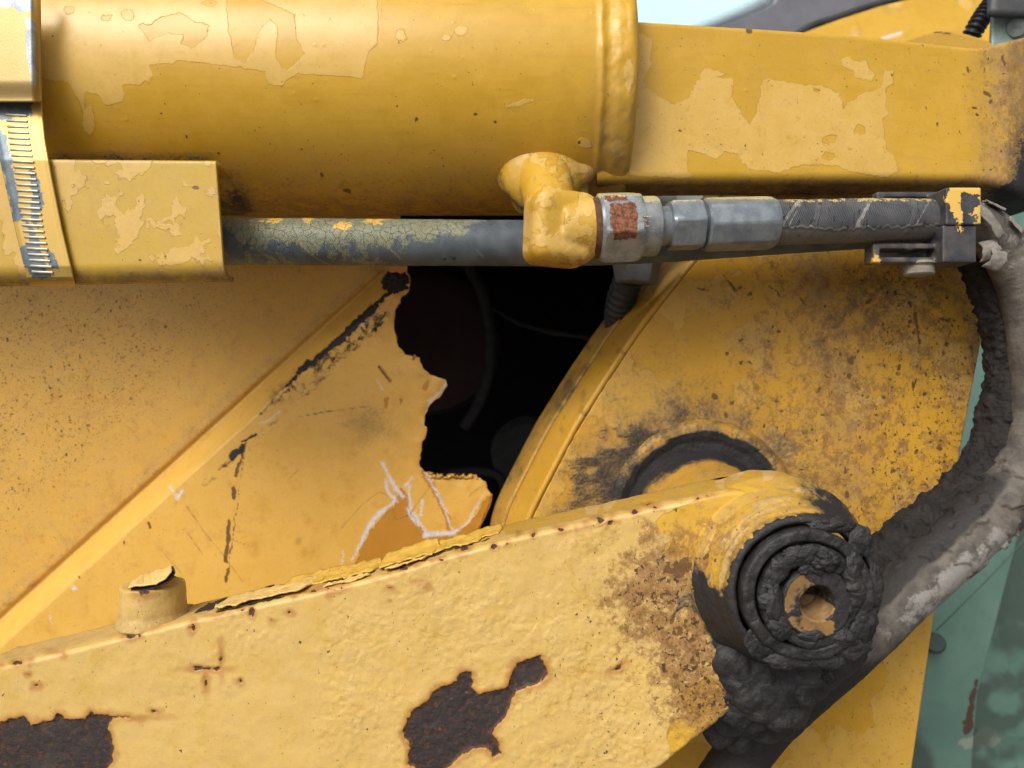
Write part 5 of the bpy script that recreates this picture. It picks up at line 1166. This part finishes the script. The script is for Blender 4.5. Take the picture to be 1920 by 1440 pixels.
# ---- cab: windscreen, black border, cowl
cab = thing('cab', P(1600, 400, 1.5), 'cab front with windscreen coloured with reflected sky, black window border and yellow cowl, above the box arm', 'cab')
gl = NT('sky_painted_glass'); gn = gl.noise(6, 3)
glm = gl.out(gl.mix(gn, (.50, .78, .88), (.66, .88, .93)), .08, 0., .6); M['glass'] = glm  # sky's reflection painted in as pale blue base colour
patch('windscreen', [(1000, -400), (1000, 300)], [(1800, -400), (1800, 300)], 20, 20, lambda x, y: 1.40 + 0 * x, glm, cab, None, .006)
fr = plain('window_border', (.115, .115, .135), (.155, .155, .175), .35, 30, .02)
patch('window_border', [(1480, -60), (1448, 10), (1400, 33), (1330, 60), (1250, 120), (1200, 200)], [(1990, -160), (1730, -30), (1640, 6), (1560, 33), (1510, 56), (1400, 200)], 60, 60, lambda x, y: 1.385 + 0 * x, fr, cab, None, .006)
# printed dots fading out along the border
dots = []; 
bmd = bmesh.new()
for r_i in range(6):
    for k in range(64):
        u = k / 63.; e0 = lerp_poly([(1480, -60), (1448, 10), (1400, 33), (1330, 60)], np.array([u]))[0]
        c_ = P(e0[0] - 6 - r_i * 5.2, e0[1] - 2 - r_i * 2.2, 1.392); rr_ = .0021 * (1 - r_i / 7.)
        bmd_v = bmesh.ops.create_cone(bmd, segments=6, radius1=rr_, radius2=rr_, depth=.002, cap_ends=True)['verts']
        for v in bmd_v: v.co = Vector((v.co.x, v.co.z, v.co.y)) + Vector(tuple(c_))
me = bpy.data.meshes.new('printed_dots'); bmd.to_mesh(me); bmd.free(); me.transform(mathutils.Matrix.Translation(-cab.location)); me.materials.append(fr)
ob = bpy.data.objects.new('printed_dots', me); C.objects.link(ob); ob.parent = cab; ob['kind'] = 'stuff'
tube('window_seal', [tuple(P(*q)) for q in ((1400, 150, 1.37), (1500, 62, 1.37), (1570, 34, 1.37), (1650, 8, 1.37), (1740, -14, 1.37), (1900, -50, 1.37))], .0075, plain('black_seal', (.012, .012, .014), (.03, .03, .032), .6), cab, 80, 16)
def cowl_attr(p): n = len(p); return A(n, top=-6 + 10 * fbm(p / 70, 3, 321), dust=.12, spk=.2, prim=sdf_line(p, [(1655, 72), (1690, 62)], 4) - 2)
patch('cowl', [(1950, -70), (1740, -10), (1650, 12), (1570, 38), (1505, 62), (1400, 160), (1350, 300)], [(2200, -70), (2150, 0), (2100, 80), (2050, 150), (2000, 200), (1900, 260), (1850, 300)], 160, 90, lambda x, y: 1.30 + .0005 * (90 - y) , M['barrel'], cab, cowl_attr, .01)
lug = thing('lifting_lug', P(1770, 130, .64), 'low arched yellow lug peeking over the far end of the box arm', 'lug')
t_ = [(1640, 120), (1670, 88), (1700, 74), (1730, 64), (1755, 59), (1780, 58), (1810, 64), (1850, 76), (1900, 110)]
patch('lug_plate', t_, [(x, 170) for x, y in t_], 24, 90, lambda x, y: .63 + 0 * x, M['beam'], lug, lambda p: A(len(p), top=-6 + 8 * fbm(p / 20, 2, 5), dust=.4, brown=sdf_line(p, [(1752, 60), (1780, 62)], 2.5)), .022)
for o in lug.children:
    if o.data.polygons[5].normal.y > 0: o.data.flip_normals()
cond = tube('corrugated_conduit', [tuple(P(*q)) for q in ((1905, -60, .70), (1872, -10, .70), (1848, 22, .70), (1826, 58, .70), (1800, 110, .71))], .0075, plain('black_conduit', (.012, .012, .014), (.03, .03, .034), .4, 60, .02), None, 260, 28, lambda s, th, p: .0014 * np.sin(s / .0046 * 2 * np.pi))
tag(cond, 'black corrugated cable conduit dropping behind the box arm at upper right', 'conduit')
lb = thing('lamp_bracket', P(1890, 120, .68), 'pale green metal bracket with bolt under a dark grey box, top right corner', 'bracket')
patch('bracket_face', [(1862, 26), (1858, 120)], [(1990, 26), (1990, 120)], 30, 20, lambda x, y: .68 + 0 * x, plain('pale_green_metal', (.16, .24, .22), (.30, .38, .36), .35, 60), lb, None, .004)
patch('box_housing', [(1862, -70), (1858, 26)], [(1990, -70), (1990, 31)], 10, 10, lambda x, y: .665 + 0 * x, plain('dark_grey_housing', (.05, .052, .058), (.075, .077, .082), .5, 60), lb, None, .006)
lathe('bracket_bolt', P(1907, 52, .674), P(1907, 52, .69), [(0, .001), (0, .0075), (.001, .0085), (.01, .0085)], plain('scuffed_bolt', (.10, .12, .12), (.22, .25, .25), .5, 200), lb, nt=48)
